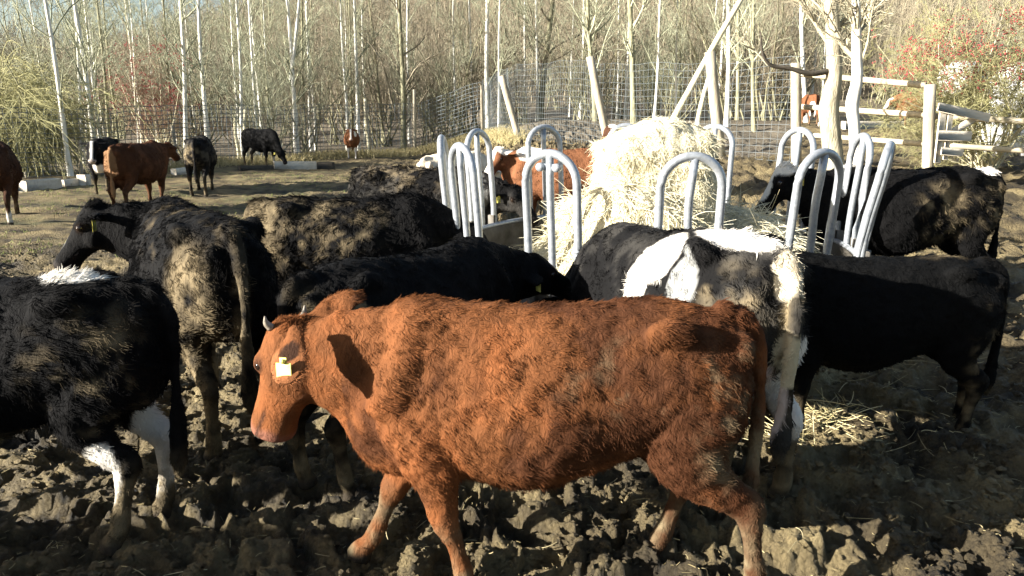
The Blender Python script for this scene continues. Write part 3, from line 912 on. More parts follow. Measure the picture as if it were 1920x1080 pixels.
# ------------------------------------------------------------------ ring feeder and hay
FX, FY, FR_ = FEED
FTOP, FPH, TX, TY = 1.57, -0.026, 0.006, 0.036    # arch top, turn and tilt of the ring
def feeder():
    root = empty('ring_feeder', (FX, FY, 0.0))
    root.rotation_euler = (math.atan(TY), -math.atan(TX), 0)
    tag(root, 'round galvanised steel ring feeder with tall tombstone arches round the hay', 'feeder')
    th = np.linspace(0, 2 * np.pi, 73)
    for z, rr in ((.06, .024), (.62, .026)):
        P = np.stack([FR_ * np.sin(th), -FR_ * np.cos(th), np.full(73, z)], -1)
        m = MB(); m.add(*tubes(P, np.full(73, rr), 8)); m.build('hoop', M['galv'], root)
    # sheet skirt with ribs
    n = 145; th = np.linspace(0, 2 * np.pi, n); rows = np.linspace(.07, .61, 9)
    out = []
    for s in (1, -1):
        rr = (FR_ - .03) + .006 * s + .012 * np.sin(np.linspace(0, 4 * np.pi, 9))
        out.append(np.stack([np.outer(rr, np.sin(th)), np.outer(rr, -np.cos(th)), np.outer(rows, np.ones(n))], -1))
    m = MB()
    i = (np.arange(8)[:, None] * n + np.arange(n - 1)[None]).ravel()
    q = np.stack([i, i + 1, i + n + 1, i + n], -1)
    m.add(out[0].reshape(-1, 3), q); m.add(out[1].reshape(-1, 3), q[:, ::-1])
    m.build('skirt', M['galv_dull'], root)
    wa = .385                                 # width of an arch
    for k in range(12):
        a = FPH + k * 2 * math.pi / 12
        c = np.array([FR_ * math.sin(a), -FR_ * math.cos(a), 0]); tdir = np.array([math.cos(a), math.sin(a), 0]); odir = np.array([math.sin(a), -math.cos(a), 0])
        h = FTOP - .022
        r2 = wa / 2
        ang = np.linspace(0, np.pi, 17)
        s = np.concatenate([np.full(6, r2), r2 * np.cos(ang), np.full(6, -r2)])
        z = np.concatenate([np.linspace(.05, h - r2 - .06, 6), h - r2 + r2 * np.sin(ang), np.linspace(h - r2 - .06, .05, 6)])
        lean = .05 * sstep(z, .7, h)
        off = (FR_ * (np.cos(s / FR_) - 1))
        P = c + s[:, None] * tdir + (off + lean * (1 if k not in (2,) else 2.2) + .02)[:, None] * odir + np.stack([0 * z, 0 * z, z], -1)
        m = MB(); m.add(*tubes(P, np.full(len(P), .0285), 12, cap=True))
        arch = m.build('arch', M['galv'], root)
        zz = np.linspace(.05, h - .01, 12)
        Q = c + (.05 * sstep(zz, .7, h) * (1 if k not in (2,) else 2.2) + .02)[:, None] * odir + np.stack([0 * zz, 0 * zz, zz], -1)
        if k in (0, 1): Q = Q + (.012 * np.sin(zz * 9))[:, None] * tdir
        m = MB(); m.add(*tubes(Q, np.full(12, .0265), 12, cap=True)); m.build('centre_bar', M['galv'], arch)
        for sg in (-1, 1):
            m = MB()
            pp = c + sg * r2 * tdir + .022 * odir
            m.add(*box(pp + np.array([0, 0, .46]), (.076, .076, .52), rot_z(a), .006))
            m.build('socket', M['galv_dull'], arch)
        if k in (11,):
            m = MB()
            cc = c + .075 * odir + np.array([0, 0, h - .09])
            for sg in (-1, 1):
                m.add(*tubes(np.array([cc + sg * .06 * tdir - .02 * odir, cc + sg * .06 * tdir + .03 * odir]), np.array([.028, .028]), 10, cap=True))
            m.add(*box(cc, (.16, .012, .045), rot_z(a), .003))
            m.build('bracket', M['galv'], arch)
feeder()

def strands(name, P, R, mat, parent=None, col=None):
    """hair curves object from polylines P (N,K,3) with radii (N,K); col (N,3)"""
    N, K, _ = P.shape
    cu = bpy.data.hair_curves.new(name)
    cu.add_curves([K] * N)
    cu.attributes['position'].data.foreach_set('vector', np.ascontiguousarray(P, np.float32).ravel())
    ra = cu.attributes.get('radius') or cu.attributes.new('radius', 'FLOAT', 'POINT')
    ra.data.foreach_set('value', np.ascontiguousarray(R, np.float32).ravel())
    if col is not None:
        ca = cu.attributes.new('coat', 'FLOAT_COLOR', 'CURVE')
        ca.data.foreach_set('color', np.concatenate([col, np.ones((N, 1))], 1).astype(np.float32).ravel())
    cu.materials.append(mat)
    return link(name, cu, parent)

def straw_on(P0, Nn, r, ln, up, rad, K=4, flop=.5):
    """straws lying over a surface with normals Nn"""
    n = len(P0)
    v = r.normal(size=(n, 3)); v -= (v * Nn).sum(1, keepdims=True) * Nn
    v /= np.linalg.norm(v, axis=1, keepdims=True) + 1e-9
    u = r.uniform(*up, n)[:, None]
    d = v + Nn * u
    L = r.uniform(*ln, n)
    t = np.linspace(0, 1, K)[None, :, None]
    b = r.normal(size=(n, 3))
    P = P0[:, None] + L[:, None, None] * (d[:, None] * t + .25 * b[:, None] * t * t)
    P[:, :, 2] -= (flop * L[:, None] * t[:, :, 0] ** 2)
    R = rad * r.uniform(.6, 1.3, n)[:, None] * np.array([1, 1, .9, .6])[None, :K]
    return P, R

def straw_col(n, r, a=(.50, .44, .27), b=(.84, .79, .62)):
    f = r.uniform(0, 1, (n, 1)) ** 1.2
    return np.array(a) * (1 - f) + np.array(b) * f

def hay():
    r = np.random.default_rng(51)
    # bale: a lumpy upright roll, slumped to the left, standing inside the ring
    bx, by, g = 1.24, 6.62, 0.0
    n, m = 60, 90
    th = np.arange(m) * 2 * np.pi / m
    hz = np.linspace(0, 1, n)
    top = 1.60
    rad = .53 * (1 - .10 * hz + .10 * np.exp(-((hz - .35) / .3) ** 2))
    V = []
    for i in range(n):
        s = np.abs(np.cos(th)) ** 4 + np.abs(np.sin(th)) ** 4
        rr = rad[i] * (1 / s) ** .19
        V.append(np.stack([rr * np.cos(th) - .05 * hz[i], rr * np.sin(th), np.full(m, hz[i] * (top - .12))], -1))
    for f, dz in ((.85, .07), (.6, .11), (.3, .13)):
        V.append(np.stack([V[n - 1][:, 0] * f, V[n - 1][:, 1] * f, np.full(m, top - .12 + dz)], -1))
    V = np.concatenate(V); nr = n + 3
    k = np.arange(m); k2 = (k + 1) % m
    q = np.concatenate([np.stack([i * m + k, i * m + k2, (i + 1) * m + k2, (i + 1) * m + k], -1) for i in range(nr - 1)])
    V = np.concatenate([V, [[0, 0, top + .02]]])
    t = np.stack([(nr - 1) * m + k, (nr - 1) * m + k2, np.full(m, len(V) - 1)], -1)
    dirn = np.stack([V[:, 0], V[:, 1], .4 * (V[:, 2] - .8)], -1); dirn /= np.linalg.norm(dirn, axis=1, keepdims=True) + 1e-9
    V = V + dirn * (.085 * fbm(V * np.array([1.6, 1.6, 4.5]), 4, 71) + .05 * fbm(V * 4.0, 3, 75) + .05 * fbm(V * 9, 3, 72))[:, None]
    me = mesh_np('hay_bale', V, [q, t], M['hay_base'])
    o = link('hay_bale', me); o.location = (bx, by, g)
    tag(o, 'big ragged hay bale standing inside the ring feeder', 'hay bale')
    # straws over the bale
    F = np.concatenate([q[:, [0, 1, 2]], q[:, [0, 2, 3]], t])
    P0, Nn = surf_sample(V, F, 42000, r)
    P, R = straw_on(P0, Nn, r, (.03, .12), (-.08, .22), .0011)
    strands('straw', P, R, M['fur'], o, straw_col(len(P), r))
    # loose hay heaped round the bale inside the ring
    nr_, na = 70, 180
    rad = np.linspace(.25, FR_ - .07, nr_); a = np.arange(na) * 2 * np.pi / na
    RR, AA = np.meshgrid(rad, a, indexing='ij')
    x = RR * np.sin(AA); y = -RR * np.cos(AA)
    p = np.stack([x.ravel(), y.ravel(), 0 * x.ravel()], -1)
    lump = fbm(p * 1.6, 4, 81); fine = fbm(p * 6, 3, 83)
    left = sstep(-np.sin(AA - .75), -.2, .8).ravel()
    rt = sstep(np.sin(AA - .25), .2, .95).ravel()
    hgt = .30 + .12 * lump + .06 * fine + (.62 * left + .20) * np.exp(-(np.maximum(RR.ravel() - .62, 0) / .30) ** 2) + .34 * rt * 1.5 * np.exp(-((RR.ravel() - 1.0) / .45) ** 2)
    hgt *= 1 - .25 * sstep(RR.ravel(), 1.3, 1.7)
    V2 = np.stack([p[:, 0], p[:, 1], hgt], -1)
    i = np.arange(nr_ - 1)[:, None] * na; j = np.arange(na)[None]; j2 = (j + 1) % na
    q2 = np.stack([i + j, i + j2, i + na + j2, i + na + j], -1).reshape(-1, 4)[:, ::-1]
    o2 = link('loose_hay', mesh_np('loose_hay', V2, q2, M['hay_base'])); o2.location = (FX, FY, g)
    tag(o2, 'loose hay pulled off the bale and heaped inside the ring feeder', 'hay', kind='stuff')
    P0, Nn = surf_sample(V2, np.concatenate([q2[:, [0, 1, 2]], q2[:, [0, 2, 3]]]), 22000, r)
    P, R = straw_on(P0, np.abs(Nn) * np.array([0, 0, 1]) + Nn * .3, r, (.06, .24), (.0, .5), .0019)
    strands('straw', P, R, M['fur'], o2, straw_col(len(P), r))
    # trampled straw on the mud round the feeder and in the foreground
    n = 4500
    ang = r.uniform(0, 6.28, n); rr = FR_ + np.abs(r.normal(0, .55, n))
    x = FX + rr * np.sin(ang); y = FY - rr * np.cos(ang)
    x = np.concatenate([x, r.uniform(-2.2, 3.2, 300), r.normal(1.75, .35, 250)]); y = np.concatenate([y, r.uniform(2.0, 5, 300), r.normal(4.05, .22, 250)])
    z = gz(x, y)
    P0 = np.stack([x, y, z + .004], -1); Nn = np.tile([0, 0, 1.0], (len(x), 1))
    P, R = straw_on(P0, Nn, r, (.03, .14), (.0, .3), .0015, flop=.15)
    o3 = strands('strewn_straw', P, R, M['fur'], None, straw_col(len(P), r, (.20, .16, .08), (.50, .42, .24)))
    tag(o3, 'straw strewn and trodden into the mud around the feeder', 'straw', kind='stuff')
    n = 9000
    y = 1.9 + 6 * r.uniform(0, 1, n) ** 1.6; x = y * r.uniform(-.9, .9, n)
    P, R = straw_on(np.stack([x, y, gz(x, y) + .003], -1), np.tile([0, 0, 1.0], (n, 1)), r, (.008, .035), (.0, .4), .0013, flop=.1)
    oc = strands('chaff', P, R, M['fur'], None, straw_col(n, r, (.16, .125, .06), (.42, .35, .19)))
    tag(oc, 'short broken chaff trodden into the mud', 'straw', kind='stuff')
    # a small heap of straw on the ground in front of the feeder
    n = 450
    u = r.uniform(-1, 1, n)
    x = 1.63 + .24 * u + r.normal(0, .03, n); y = 4.0 + .17 * u + r.normal(0, .05, n)
    P0 = np.stack([x, y, gz(x, y) + np.abs(r.normal(0, .035, n)) * (1.2 - np.abs(u))], -1)
    P, R = straw_on(P0, np.tile([0, 0, 1.0], (n, 1)), r, (.06, .2), (.0, .5), .002, flop=.2)
    o4 = strands('straw_tuft', P, R, M['fur'], None, straw_col(n, r, (.34, .28, .13), (.60, .52, .31)))
    tag(o4, 'sunlit wisp of dropped hay on the mud before the feeder', 'straw', kind='stuff')

def surf_sample(V, F, n, r, w=None):
    a, b, c = V[F[:, 0]], V[F[:, 1]], V[F[:, 2]]
    N = np.cross(b - a, c - a); A = np.linalg.norm(N, axis=1)
    pr = A if w is None else A * w
    f = r.choice(len(F), n, p=pr / pr.sum())
    u = np.sqrt(r.uniform(size=n)); v = r.uniform(size=n)
    P = a[f] * (1 - u)[:, None] + b[f] * (u * (1 - v))[:, None] + c[f] * (u * v)[:, None]
    return P, N[f] / (A[f][:, None] + 1e-12)
hay()

def dry_grass():
    r = np.random.default_rng(57)
    n = 9000
    d = r.uniform(0, 1, n)
    allp = FL[2:] + FR[1:2]
    x0 = np.array([p.x for p in allp]); y0 = np.array([p.y for p in allp])
    s = np.linspace(0, 1, len(allp))
    x = np.interp(d, s, x0) + r.normal(0, .25, n); y = np.interp(d, s, y0) + r.normal(-.7, .7, n)
    P0 = np.stack([x, y, ground(x, y)], -1)
    D = np.stack([r.normal(0, .4, n), r.normal(0, .3, n), np.ones(n)], -1)
    P = grow(P0, D, r.uniform(.12, .5, n), 4, -.25, .15, 58)
    o = strands('dry_grass', P, np.full((n, 1), .007) * np.array([[1, .9, .7, .3]]), M['fur'], None, straw_col(n, r, (.26, .22, .10), (.46, .39, .22)))
    tag(o, 'pale dry grass standing along the foot of the wire fence', 'grass', kind='stuff')
    n = 9000
    y = 9 + 14 * r.uniform(0, 1, n) ** 1.3; x = y * r.uniform(-.75, -.14, n)
    keep = fbm(np.stack([x, y, 0 * x], -1) * .8, 3, 59) > .02
    x, y = x[keep], y[keep]; n = len(x)
    P = grow(np.stack([x, y, gz(x, y) - .01], -1), np.stack([r.normal(0, .6, n), r.normal(0, .5, n), np.ones(n)], -1), r.uniform(.03, .09, n), 4, -.25, .15, 60)
    f = r.uniform(0, 1, (n, 1))
    o = strands('short_grass', P, np.full((n, 1), .005) * np.array([[1, .9, .7, .3]]), M['fur'], None, np.array([.11, .14, .04]) * (1 - f) + np.array([.26, .25, .11]) * f)
    tag(o, 'thin short grass in the muddy paddock at the left', 'grass', kind='stuff')
dry_grass()

# ------------------------------------------------------------------ cattle
def loft(P, rd, rw, hint, n=18, k=4):
    """closed tube with elliptical sections: rd along the hint direction, rw across"""
    P, RR = spline(P, np.stack([rd, rw], -1), k)
    T = np.gradient(P, axis=0); T /= np.linalg.norm(T, axis=1, keepdims=True)
    h = np.broadcast_to(np.asarray(hint, float), P.shape)
    D = h - (h * T).sum(1, keepdims=True) * T; D /= np.linalg.norm(D, axis=1, keepdims=True) + 1e-9
    W = np.cross(T, D)
    th = np.arange(n) * 2 * np.pi / n
    V = P[:, None] + RR[:, 0, None, None] * np.sin(th)[:, None] * D[:, None] + RR[:, 1, None, None] * np.cos(th)[:, None] * W[:, None]
    return close_rings(V)

def close_rings(V):
    K, n, _ = V.shape
    a = np.arange(n); b = (a + 1) % n
    q = np.concatenate([np.stack([i * n + a, i * n + b, (i + 1) * n + b, (i + 1) * n + a], -1) for i in range(K - 1)])
    Vf = np.concatenate([V.reshape(-1, 3), [V[0].mean(0), V[-1].mean(0)]])
    t = np.concatenate([np.stack([b, a, np.full(n, K * n)], -1), np.stack([(K - 1) * n + a, (K - 1) * n + b, np.full(n, K * n + 1)], -1)])
    return Vf, [q, t]

BODY = np.array([  # x, top, bottom, half width
 (-.735, .985, .74, .07), (-.70, 1.055, .64, .150), (-.62, 1.102, .585, .20), (-.50, 1.140, .60, .235), (-.40, 1.150, .595, .248), (-.22, 1.140, .53, .262),
 (0, 1.130, .455, .305), (.18, 1.132, .445, .292), (.36, 1.152, .50, .245), (.50, 1.168, .55, .205), (.60, 1.13, .58, .175), (.68, 1.04, .60, .145), (.735, .94, .68, .08)])

DEF = dict(crown=(.98, 0, 1.10), pitch=40, yaw=0, L=.43, fl=(0, 0), hl=(0, 0), bend=(0, 0), tail=0.0, udder=0, horn=False, tagl=True, tagr=False, eardroop=.25, earlat=.9, earup=.18, fat=1.0, tailswing=0.0, dip=0.0)

def ear_root(p, s, cr, lt, ax, dp):
    if 'earvec' in p: return cr - ax * .075 + dp * .15 + lt * .08 if s > 0 else cr + dp * .05 - lt * .08
    return cr + ax * .02 + dp * .095 + lt * s * .055

def ear_dir(p, s, lt, ax, dp):
    if 'earvec' in p: ed = np.array(p['earvec'][0 if s > 0 else 1], float)
    else: ed = lt * s * p['earlat'] - ax * p['earup'] + dp * p['eardroop']
    return ed / np.linalg.norm(ed)

def cow_geometry(p, voxel):
    mb = MB()
    b = BODY.copy(); b[:, 3] *= p['fat']
    c, r = spline(np.stack([b[:, 0], 0 * b[:, 0], .5 * (b[:, 1] + b[:, 2])], -1), np.stack([.5 * (b[:, 1] - b[:, 2]), b[:, 3]], -1), 4)
    th = np.arange(30) * 2 * np.pi / 30
    cs, sn = np.cos(th), np.sin(th)
    wid = cs * np.abs(cs) ** -.12 * (1 - .16 * sn)
    wid[~np.isfinite(wid)] = 0
    V = np.stack([np.broadcast_to(c[:, 0, None], (len(c), 30)), r[:, 1, None] * wid[None], c[:, 2, None] + r[:, 0, None] * sn[None]], -1)
    mb.add(*close_rings(V))
    # head frame
    pi_, yw = math.radians(p['pitch']), math.radians(p['yaw'])
    ax = np.array([math.cos(pi_) * math.cos(yw), math.cos(pi_) * math.sin(yw), -math.sin(pi_)])
    dp = np.array([-math.sin(pi_) * math.cos(yw), -math.sin(pi_) * math.sin(yw), -math.cos(pi_)])
    lt = np.array([-math.sin(yw), math.cos(yw), 0])
    cr = np.array(p['crown'], float); L = p['L']
    ne = cr + ax * .10 + dp * .105
    n0 = np.array([.42, 0, .86]); n1 = np.array([.60, 0, .885])
    mid = .5 * (n1 + ne) + np.array([0, 0, .015])
    tdir = ne - n0; tdir /= np.linalg.norm(tdir)
    hint = np.array([0, 0, 1.0]) if abs(tdir[2]) < .8 else np.array([-1.0, 0, .3])
    nk = p.get('neckd', 1); dn = np.array([0, 0, -.12 * (nk - 1)])
    mb.add(*loft(np.array([n0, n1, mid + dn, ne - tdir * .03 + dn, ne + tdir * .03 + dn]), np.array([.27, .245, .175 * nk, .125 * nk, .09 * nk]), np.array([.17, .155, .105, .088, .075]), hint, 20))
    for s in (-1, 1):        # hip bones, pin bones, shoulder blades
        mb.add(*ellipsoid((-.415, s * .168, 1.072), (.09, .05, .055)))
        mb.add(*ellipsoid((-.68, s * .09, .99), (.055, .05, .07)))
        mb.add(*loft(np.array([[.48, s * .09, 1.09], [.52, s * .148, .94], [.60, s * .155, .76]]), np.array([.05, .085, .08]), np.array([.045, .055, .055]), (1, 0, 0), 12))
    # brisket and dewlap
    mb.add(*loft(np.array([[.44, 0, .56], [.60, 0, .60], [.70, 0, .72], .6 * np.array([.74, 0, .80]) + .4 * (ne + np.array([0, 0, -.12]))]), np.array([.10, .12, .10, .06]), np.array([.10, .10, .075, .035]), (-.6, 0, 1), 14))
    # head
    S = np.array([(-.05, -.03, .075, .05), (0, .005, .15, .078), (.12, .016, .185, .098), (.28, .012, .205, .106), (.42, .004, .195, .09), (.60, .0, .155, .068), (.78, .0, .138, .068), (.91, -.002, .140, .074), (.985, -.010, .130, .068), (1.02, -.034, .105, .042)])
    S[:, 1:] *= p.get('headw', 1)
    S[4:9, 2] += p.get('jaw', 0); S[5:9, 3] += .3 * p.get('jaw', 0)
    cc, rr = spline(np.stack([S[:, 0], .5 * (S[:, 2] - S[:, 1]), 0 * S[:, 0]], -1), np.stack([.5 * (S[:, 1] + S[:, 2]), S[:, 3]], -1), 3)
    th = np.arange(22) * 2 * np.pi / 22; cs, sn = np.cos(th), np.sin(th)
    wj = (1 - .16 * sn)
    Vh = cr + cc[:, 0, None, None] * L * ax + (cc[:, 1, None, None] + rr[:, 0, None, None] * sn[:, None]) * dp + (rr[:, 1, None, None] * (cs * wj)[:, None]) * lt
    mb.add(*close_rings(Vh))
    for s in (-1, 1):      # brow, cheek
        mb.add(*ellipsoid(cr + ax * .29 * L + dp * .045 + lt * s * .088, (.042, .042, .042)))
        mb.add(*ellipsoid(cr + ax * .34 * L + dp * .12 + lt * s * .058, (.075, .055, .075)))
        e0 = ear_root(p, s, cr, lt, ax, dp)
        ed = ear_dir(p, s, lt, ax, dp)
        ll = np.array([0, .05, .10, .15, .195, .225])
        wv = ax - (ax @ ed) * ed
        if 'earwide' in p: wv = np.array(p['earwide']) * 1.0; dpw = 0
        else: dpw = 1
        mb.add(*loft(e0 + ll[:, None] * ed, np.array([.022, .035, .058, .062, .046, .016]) * p.get('earsize', 1), np.array([.018, .017, .015, .014, .013, .010]), wv * .75 - dp * .6 * dpw, 14))
    # legs
    for s, fdx, hdx, bd in ((1, p['fl'][0], p['hl'][0], p['bend'][0]), (-1, p['fl'][1], p['hl'][1], p['bend'][1])):
        J = np.array([(.53, .10, .88, .11, .05), (.50, .135, .74, .135, .075), (.43, .145, .58, .105, .075), (.44, .14, .46, .07, .058), (.452, .135, .345, .060, .052), (.442, .135, .24, .034, .031), (.44, .135, .125, .041, .038), (.455, .135, .075, .036, .035), (.47, .135, .045, .05, .045), (.478, .135, .0, .058, .05)])
        w = np.clip((.58 - J[:, 2]) / .58, 0, 1)
        J[:, 0] += fdx * w ** .9 + bd * np.sin(np.clip(w, 0, 1) * np.pi) * .5
        J[:, 2] += bd * .35 * w ** 2
        mb.add(*loft(J[:, :3] * [1, s, 1], J[:, 3], J[:, 4], (1, 0, 0), 16))
        J = np.array([(-.48, .09, .98, .17, .07), (-.50, .125, .82, .205, .10), (-.47, .15, .67, .175, .092), (-.49, .15, .545, .115, .07), (-.565, .145, .455, .072, .05), (-.638, .14, .40, .068, .045), (-.635, .14, .34, .048, .040), (-.622, .138, .23, .035, .032), (-.61, .138, .125, .043, .04), (-.595, .138, .075, .038, .036), (-.58, .138, .045, .05, .046), (-.572, .138, .0, .058, .05)])
        w = np.clip((.72 - J[:, 2]) / .72, 0, 1)
        J[:, 0] += hdx * w ** 1.0
        mb.add(*loft(J[:, :3] * [1, s, 1], J[:, 3], J[:, 4], (1, 0, .25), 16))
    # tail
    sw = p['tailswing']; tl = p['tail']
    TP = np.array([(-.60, 0, 1.10), (-.70, 0, 1.085), (-.765, .1 * sw, 1.0), (-.785, .25 * sw, .86), (-.785 - tl, .5 * sw, .68), (-.775 - tl, .8 * sw, .50), (-.765 - tl, sw, .36), (-.76 - tl, sw, .26)])
    mb.add(*loft(TP, np.array([.05, .042, .034, .028, .025, .032, .036, .012]), np.array([.05, .045, .034, .028, .025, .036, .042, .012]), (1, 0, .1), 10))
    if p['udder']:
        mb.add(*ellipsoid((-.40, 0, .53), (.16, .13, .12)))
        for sx in (-.46, -.35):
            for s in (-1, 1):
                mb.add(*loft(np.array([(sx, s * .055, .46), (sx, s * .06, .40), (sx, s * .06, .375)]), np.array([.024, .018, .01]), np.array([.024, .018, .01]), (1, 0, 0), 8))
    Vv, Ff = mb.arrays()
    me = mesh_np('tmp', Vv, Ff)
    o = link('tmp', me)
    md = o.modifiers.new('r', 'REMESH'); md.mode = 'VOXEL'; md.voxel_size = voxel
    sm = o.modifiers.new('s', 'SMOOTH'); sm.factor = .5; sm.iterations = 7 if voxel < .02 else 3
    dg = bpy.context.evaluated_depsgraph_get()
    ev = o.evaluated_get(dg); em = ev.to_mesh()
    nv = len(em.vertices); V = np.empty(nv * 3, np.float32); em.vertices.foreach_get('co', V); V = V.reshape(-1, 3).astype(float)
    V[:, 2] -= p['dip'] * np.clip((V[:, 0] + .3) / .8, 0, 1.6) * np.clip(V[:, 2] / .6, 0, 1)
    cr = cr - np.array([0, 0, p['dip'] * 1.5])
    nq = len(em.polygons); tot = np.empty(nq, np.int32); em.polygons.foreach_get('loop_total', tot)
    li = np.empty(tot.sum(), np.int32); em.loops.foreach_get('vertex_index', li)
    st = np.concatenate([[0], np.cumsum(tot)[:-1]])
    Q = li[(st[tot == 4])[:, None] + np.arange(4)]
    Tt = li[(st[tot == 3])[:, None] + np.arange(3)]
    ev.to_mesh_clear()
    bpy.data.objects.remove(o); bpy.data.meshes.remove(me)
    return V, Q, Tt, (cr, ax, dp, lt, L)

def vert_normals(V, Q):
    N = np.cross(V[Q[:, 2]] - V[Q[:, 0]], V[Q[:, 3]] - V[Q[:, 1]])
    out = np.zeros_like(V)
    for k in range(4): np.add.at(out, Q[:, k], N)
    return out / (np.linalg.norm(out, axis=1, keepdims=True) + 1e-12)

BLACK = np.array([.0042, .0040, .0040]); WHITE = np.array([.66, .62, .55]); MUD = np.array([.155, .120, .070]); RED = np.array([.138, .052, .0195])
DKBROWN = np.array([.055, .026, .015]); BROWN = np.array([.105, .044, .021]); CREAM = np.array([.62, .53, .40]); GREY = np.array([.10, .098, .092])

def head_local(p, H):
    cr, ax, dp, lt, L = H
    q = p - cr
    return (q @ ax) / L, q @ dp, q @ lt

def colour_coat(p, H, spec, seed):
    """coat colour at local points p: base, patches (centre, radii, colour), mud, muzzle, hooves"""
    n1 = fbm(p * 5.0, 4, seed); n2 = fbm(p * 16.0, 3, seed + 3)
    c = np.tile(spec['base'], (len(p), 1)) * (1 + .30 * n1 + .25 * n2)[:, None]
    if 'base2' in spec:
        f = sstep(n1 + .4 * n2, -.05, .35)[:, None]
        c = c * (1 - f) + np.array(spec['base2']) * f
    if 'mottle' in spec:          # dark brown tufts, thickest over the hindquarters
        am, col = spec['mottle']
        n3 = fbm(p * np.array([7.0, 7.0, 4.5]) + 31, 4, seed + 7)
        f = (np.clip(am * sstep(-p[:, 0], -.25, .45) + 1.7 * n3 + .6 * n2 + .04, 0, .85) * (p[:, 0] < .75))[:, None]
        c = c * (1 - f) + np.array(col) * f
    for (ctr, rad, col) in spec.get('patch', ()):
        d = np.linalg.norm((p - np.array(ctr)) / np.array(rad), axis=1) + .22 * n1 + .10 * n2
        f = sstep(-d, -1.06, -.94)[:, None]
        c = c * (1 - f) + np.array(col) * (1 + .08 * n2)[:, None] * f
    a, d, l = head_local(p, H)
    inhead = (a > -.15) & (a < 1.1) & (d > -.07) & (d < .26) & (np.abs(l) < .15) & (p[:, 0] > .6)
    if 'face' in spec:
        w, col = spec['face']
        f = (sstep(-(np.abs(l) + .02 * n1), -w, -w + .02) * sstep(-d, -.10, -.05) * inhead)[:, None]
        c = c * (1 - f) + np.array(col) * f
    f = (sstep(a + .03 * n2, .86, .93) * inhead)[:, None]
    c = c * (1 - f) + np.array(spec.get('muzzle', (.03, .026, .024))) * f
    for s in (-1, 1):        # nostrils
        f = (np.exp(-(((a - .97) / .04) ** 2 + ((d - .035) / .02) ** 2 + ((l - s * .04) / .02) ** 2)) * inhead)[:, None]
        c = c * (1 - f) + np.array([.012, .008, .007]) * f
    for s in (-1, 1):        # dark eyelids
        f = (np.exp(-(((a - .30) / .075) ** 2 + ((d - .052) / .026) ** 2) ** 2) * (s * l > .05) * inhead)[:, None] * .8
        c = c * (1 - f) + np.array([.02, .012, .009]) * f
    f = (np.exp(-((d - (.088 + .03 * (1 - a))) / .008) ** 2) * sstep(a, .66, .74) * inhead)[:, None] * .85
    c = c * (1 - f) + np.array([.02, .012, .01]) * f
    for (ctr, rad, amt) in spec.get('mud', ()):
        dd = np.linalg.norm((p - np.array(ctr)) / np.array(rad), axis=1)
        f = (sstep(-dd, -1.1, -.4) * np.clip(amt + 1.0 * n2 + .7 * n1, 0, 1))[:, None]
        c = c * (1 - f) + MUD * (1 + .3 * n2)[:, None] * f
    lm = spec.get('legmud', .55)
    f = (sstep(-(p[:, 2] + .10 * n1), -.46, -.16) * np.clip(lm + 1.1 * n2, 0, 1) * (~inhead))[:, None]
    c = c * (1 - f) + MUD * .85 * (1 + .3 * n2)[:, None] * f
    f = (sstep(-p[:, 2], -.065, -.045) * (~inhead))[:, None]
    c = c * (1 - f) + np.array([.035, .028, .02]) * f
    return np.clip(c, .003, .85)

def fur_strands(V, Q, H, spec, n, seed, length, rad, curl):
    r = np.random.default_rng(seed)
    F = np.concatenate([Q[:, [0, 1, 2]], Q[:, [0, 2, 3]]])
    vn = vert_normals(V, Q)
    cen = V[F].mean(1)
    a, d, l = head_local(cen, H)
    inh = (a > -.15) & (a < 1.1) & (d > -.09) & (d < .28) & (np.abs(l) < .3) & (cen[:, 0] > .6)
    w = np.where(inh, 2.2, 1.0) * np.where(cen[:, 2] < .06, 0, 1) * np.where(inh & (a > .9), .0, 1)
    w = w * np.where(cen[:, 2] < .4, 1.5, 1)
    P0, N = surf_sample(V, F, n, r, w)
    a, d, l = head_local(P0, H)
    inh = (a > -.2) & (a < 1.1) & (d > -.09) & (d < .28) & (np.abs(l) < .3) & (P0[:, 0] > .6)
    ax = H[1]
    flow = np.tile([-.75, 0, -.65], (n, 1)).astype(float)
    leg = sstep(-P0[:, 2], -.55, -.40)[:, None]
    flow = flow * (1 - leg) + np.array([-.1, 0, -1.0]) * leg
    flow[inh] = -ax * .9 + np.array([0, 0, -.15])
    tail = P0[:, 0] < -.745
    flow[tail] = (-.05, 0, -1)
    nz = vec_noise(P0 * 7.0, seed + 1) * curl + vec_noise(P0 * 24.0, seed + 2) * (.40 * curl) + r.normal(0, .22, (n, 3))
    flow = flow + nz * np.where(inh, .45, 1)[:, None]
    flow -= (flow * N).sum(1, keepdims=True) * N * .85
    flow /= np.linalg.norm(flow, axis=1, keepdims=True) + 1e-9
    L = length * np.where(inh, .30, 1) * (1 - .55 * leg[:, 0]) * r.uniform(.6, 1.25, n)
    L = L * (1 + .12 * sstep(P0[:, 2], 1.02, 1.14)) * np.where(tail, np.where(P0[:, 2] < .5, 1.5, .55), 1)
    L = L * np.where(inh & (a < .10) & (d < .12) & (np.abs(l) < .075), 2.6, 1)
    lift = r.uniform(.12, .42, n)[:, None] + .10 * sstep(P0[:, 2], 1.05, 1.14)[:, None]
    cv = vec_noise(P0 * 40.0, seed + 5) * .6 * curl + r.normal(0, .12, (n, 3))
    t = np.array([0, .33, .67, 1.0])[None, :, None]
    Lx = L[:, None, None]
    P = P0[:, None] - N[:, None] * .003 + Lx * (flow[:, None] * t + N[:, None] * lift[:, None] * (t - .55 * t * t) + cv[:, None] * t * t)
    R = rad * r.uniform(.7, 1.3, n)[:, None] * np.array([1, .9, .7, .25])[None]
    col = colour_coat(P0, H, spec, seed0(spec)) * r.uniform(.72, 1.35, (n, 1))
    return P, R, np.clip(col, .003, .9)

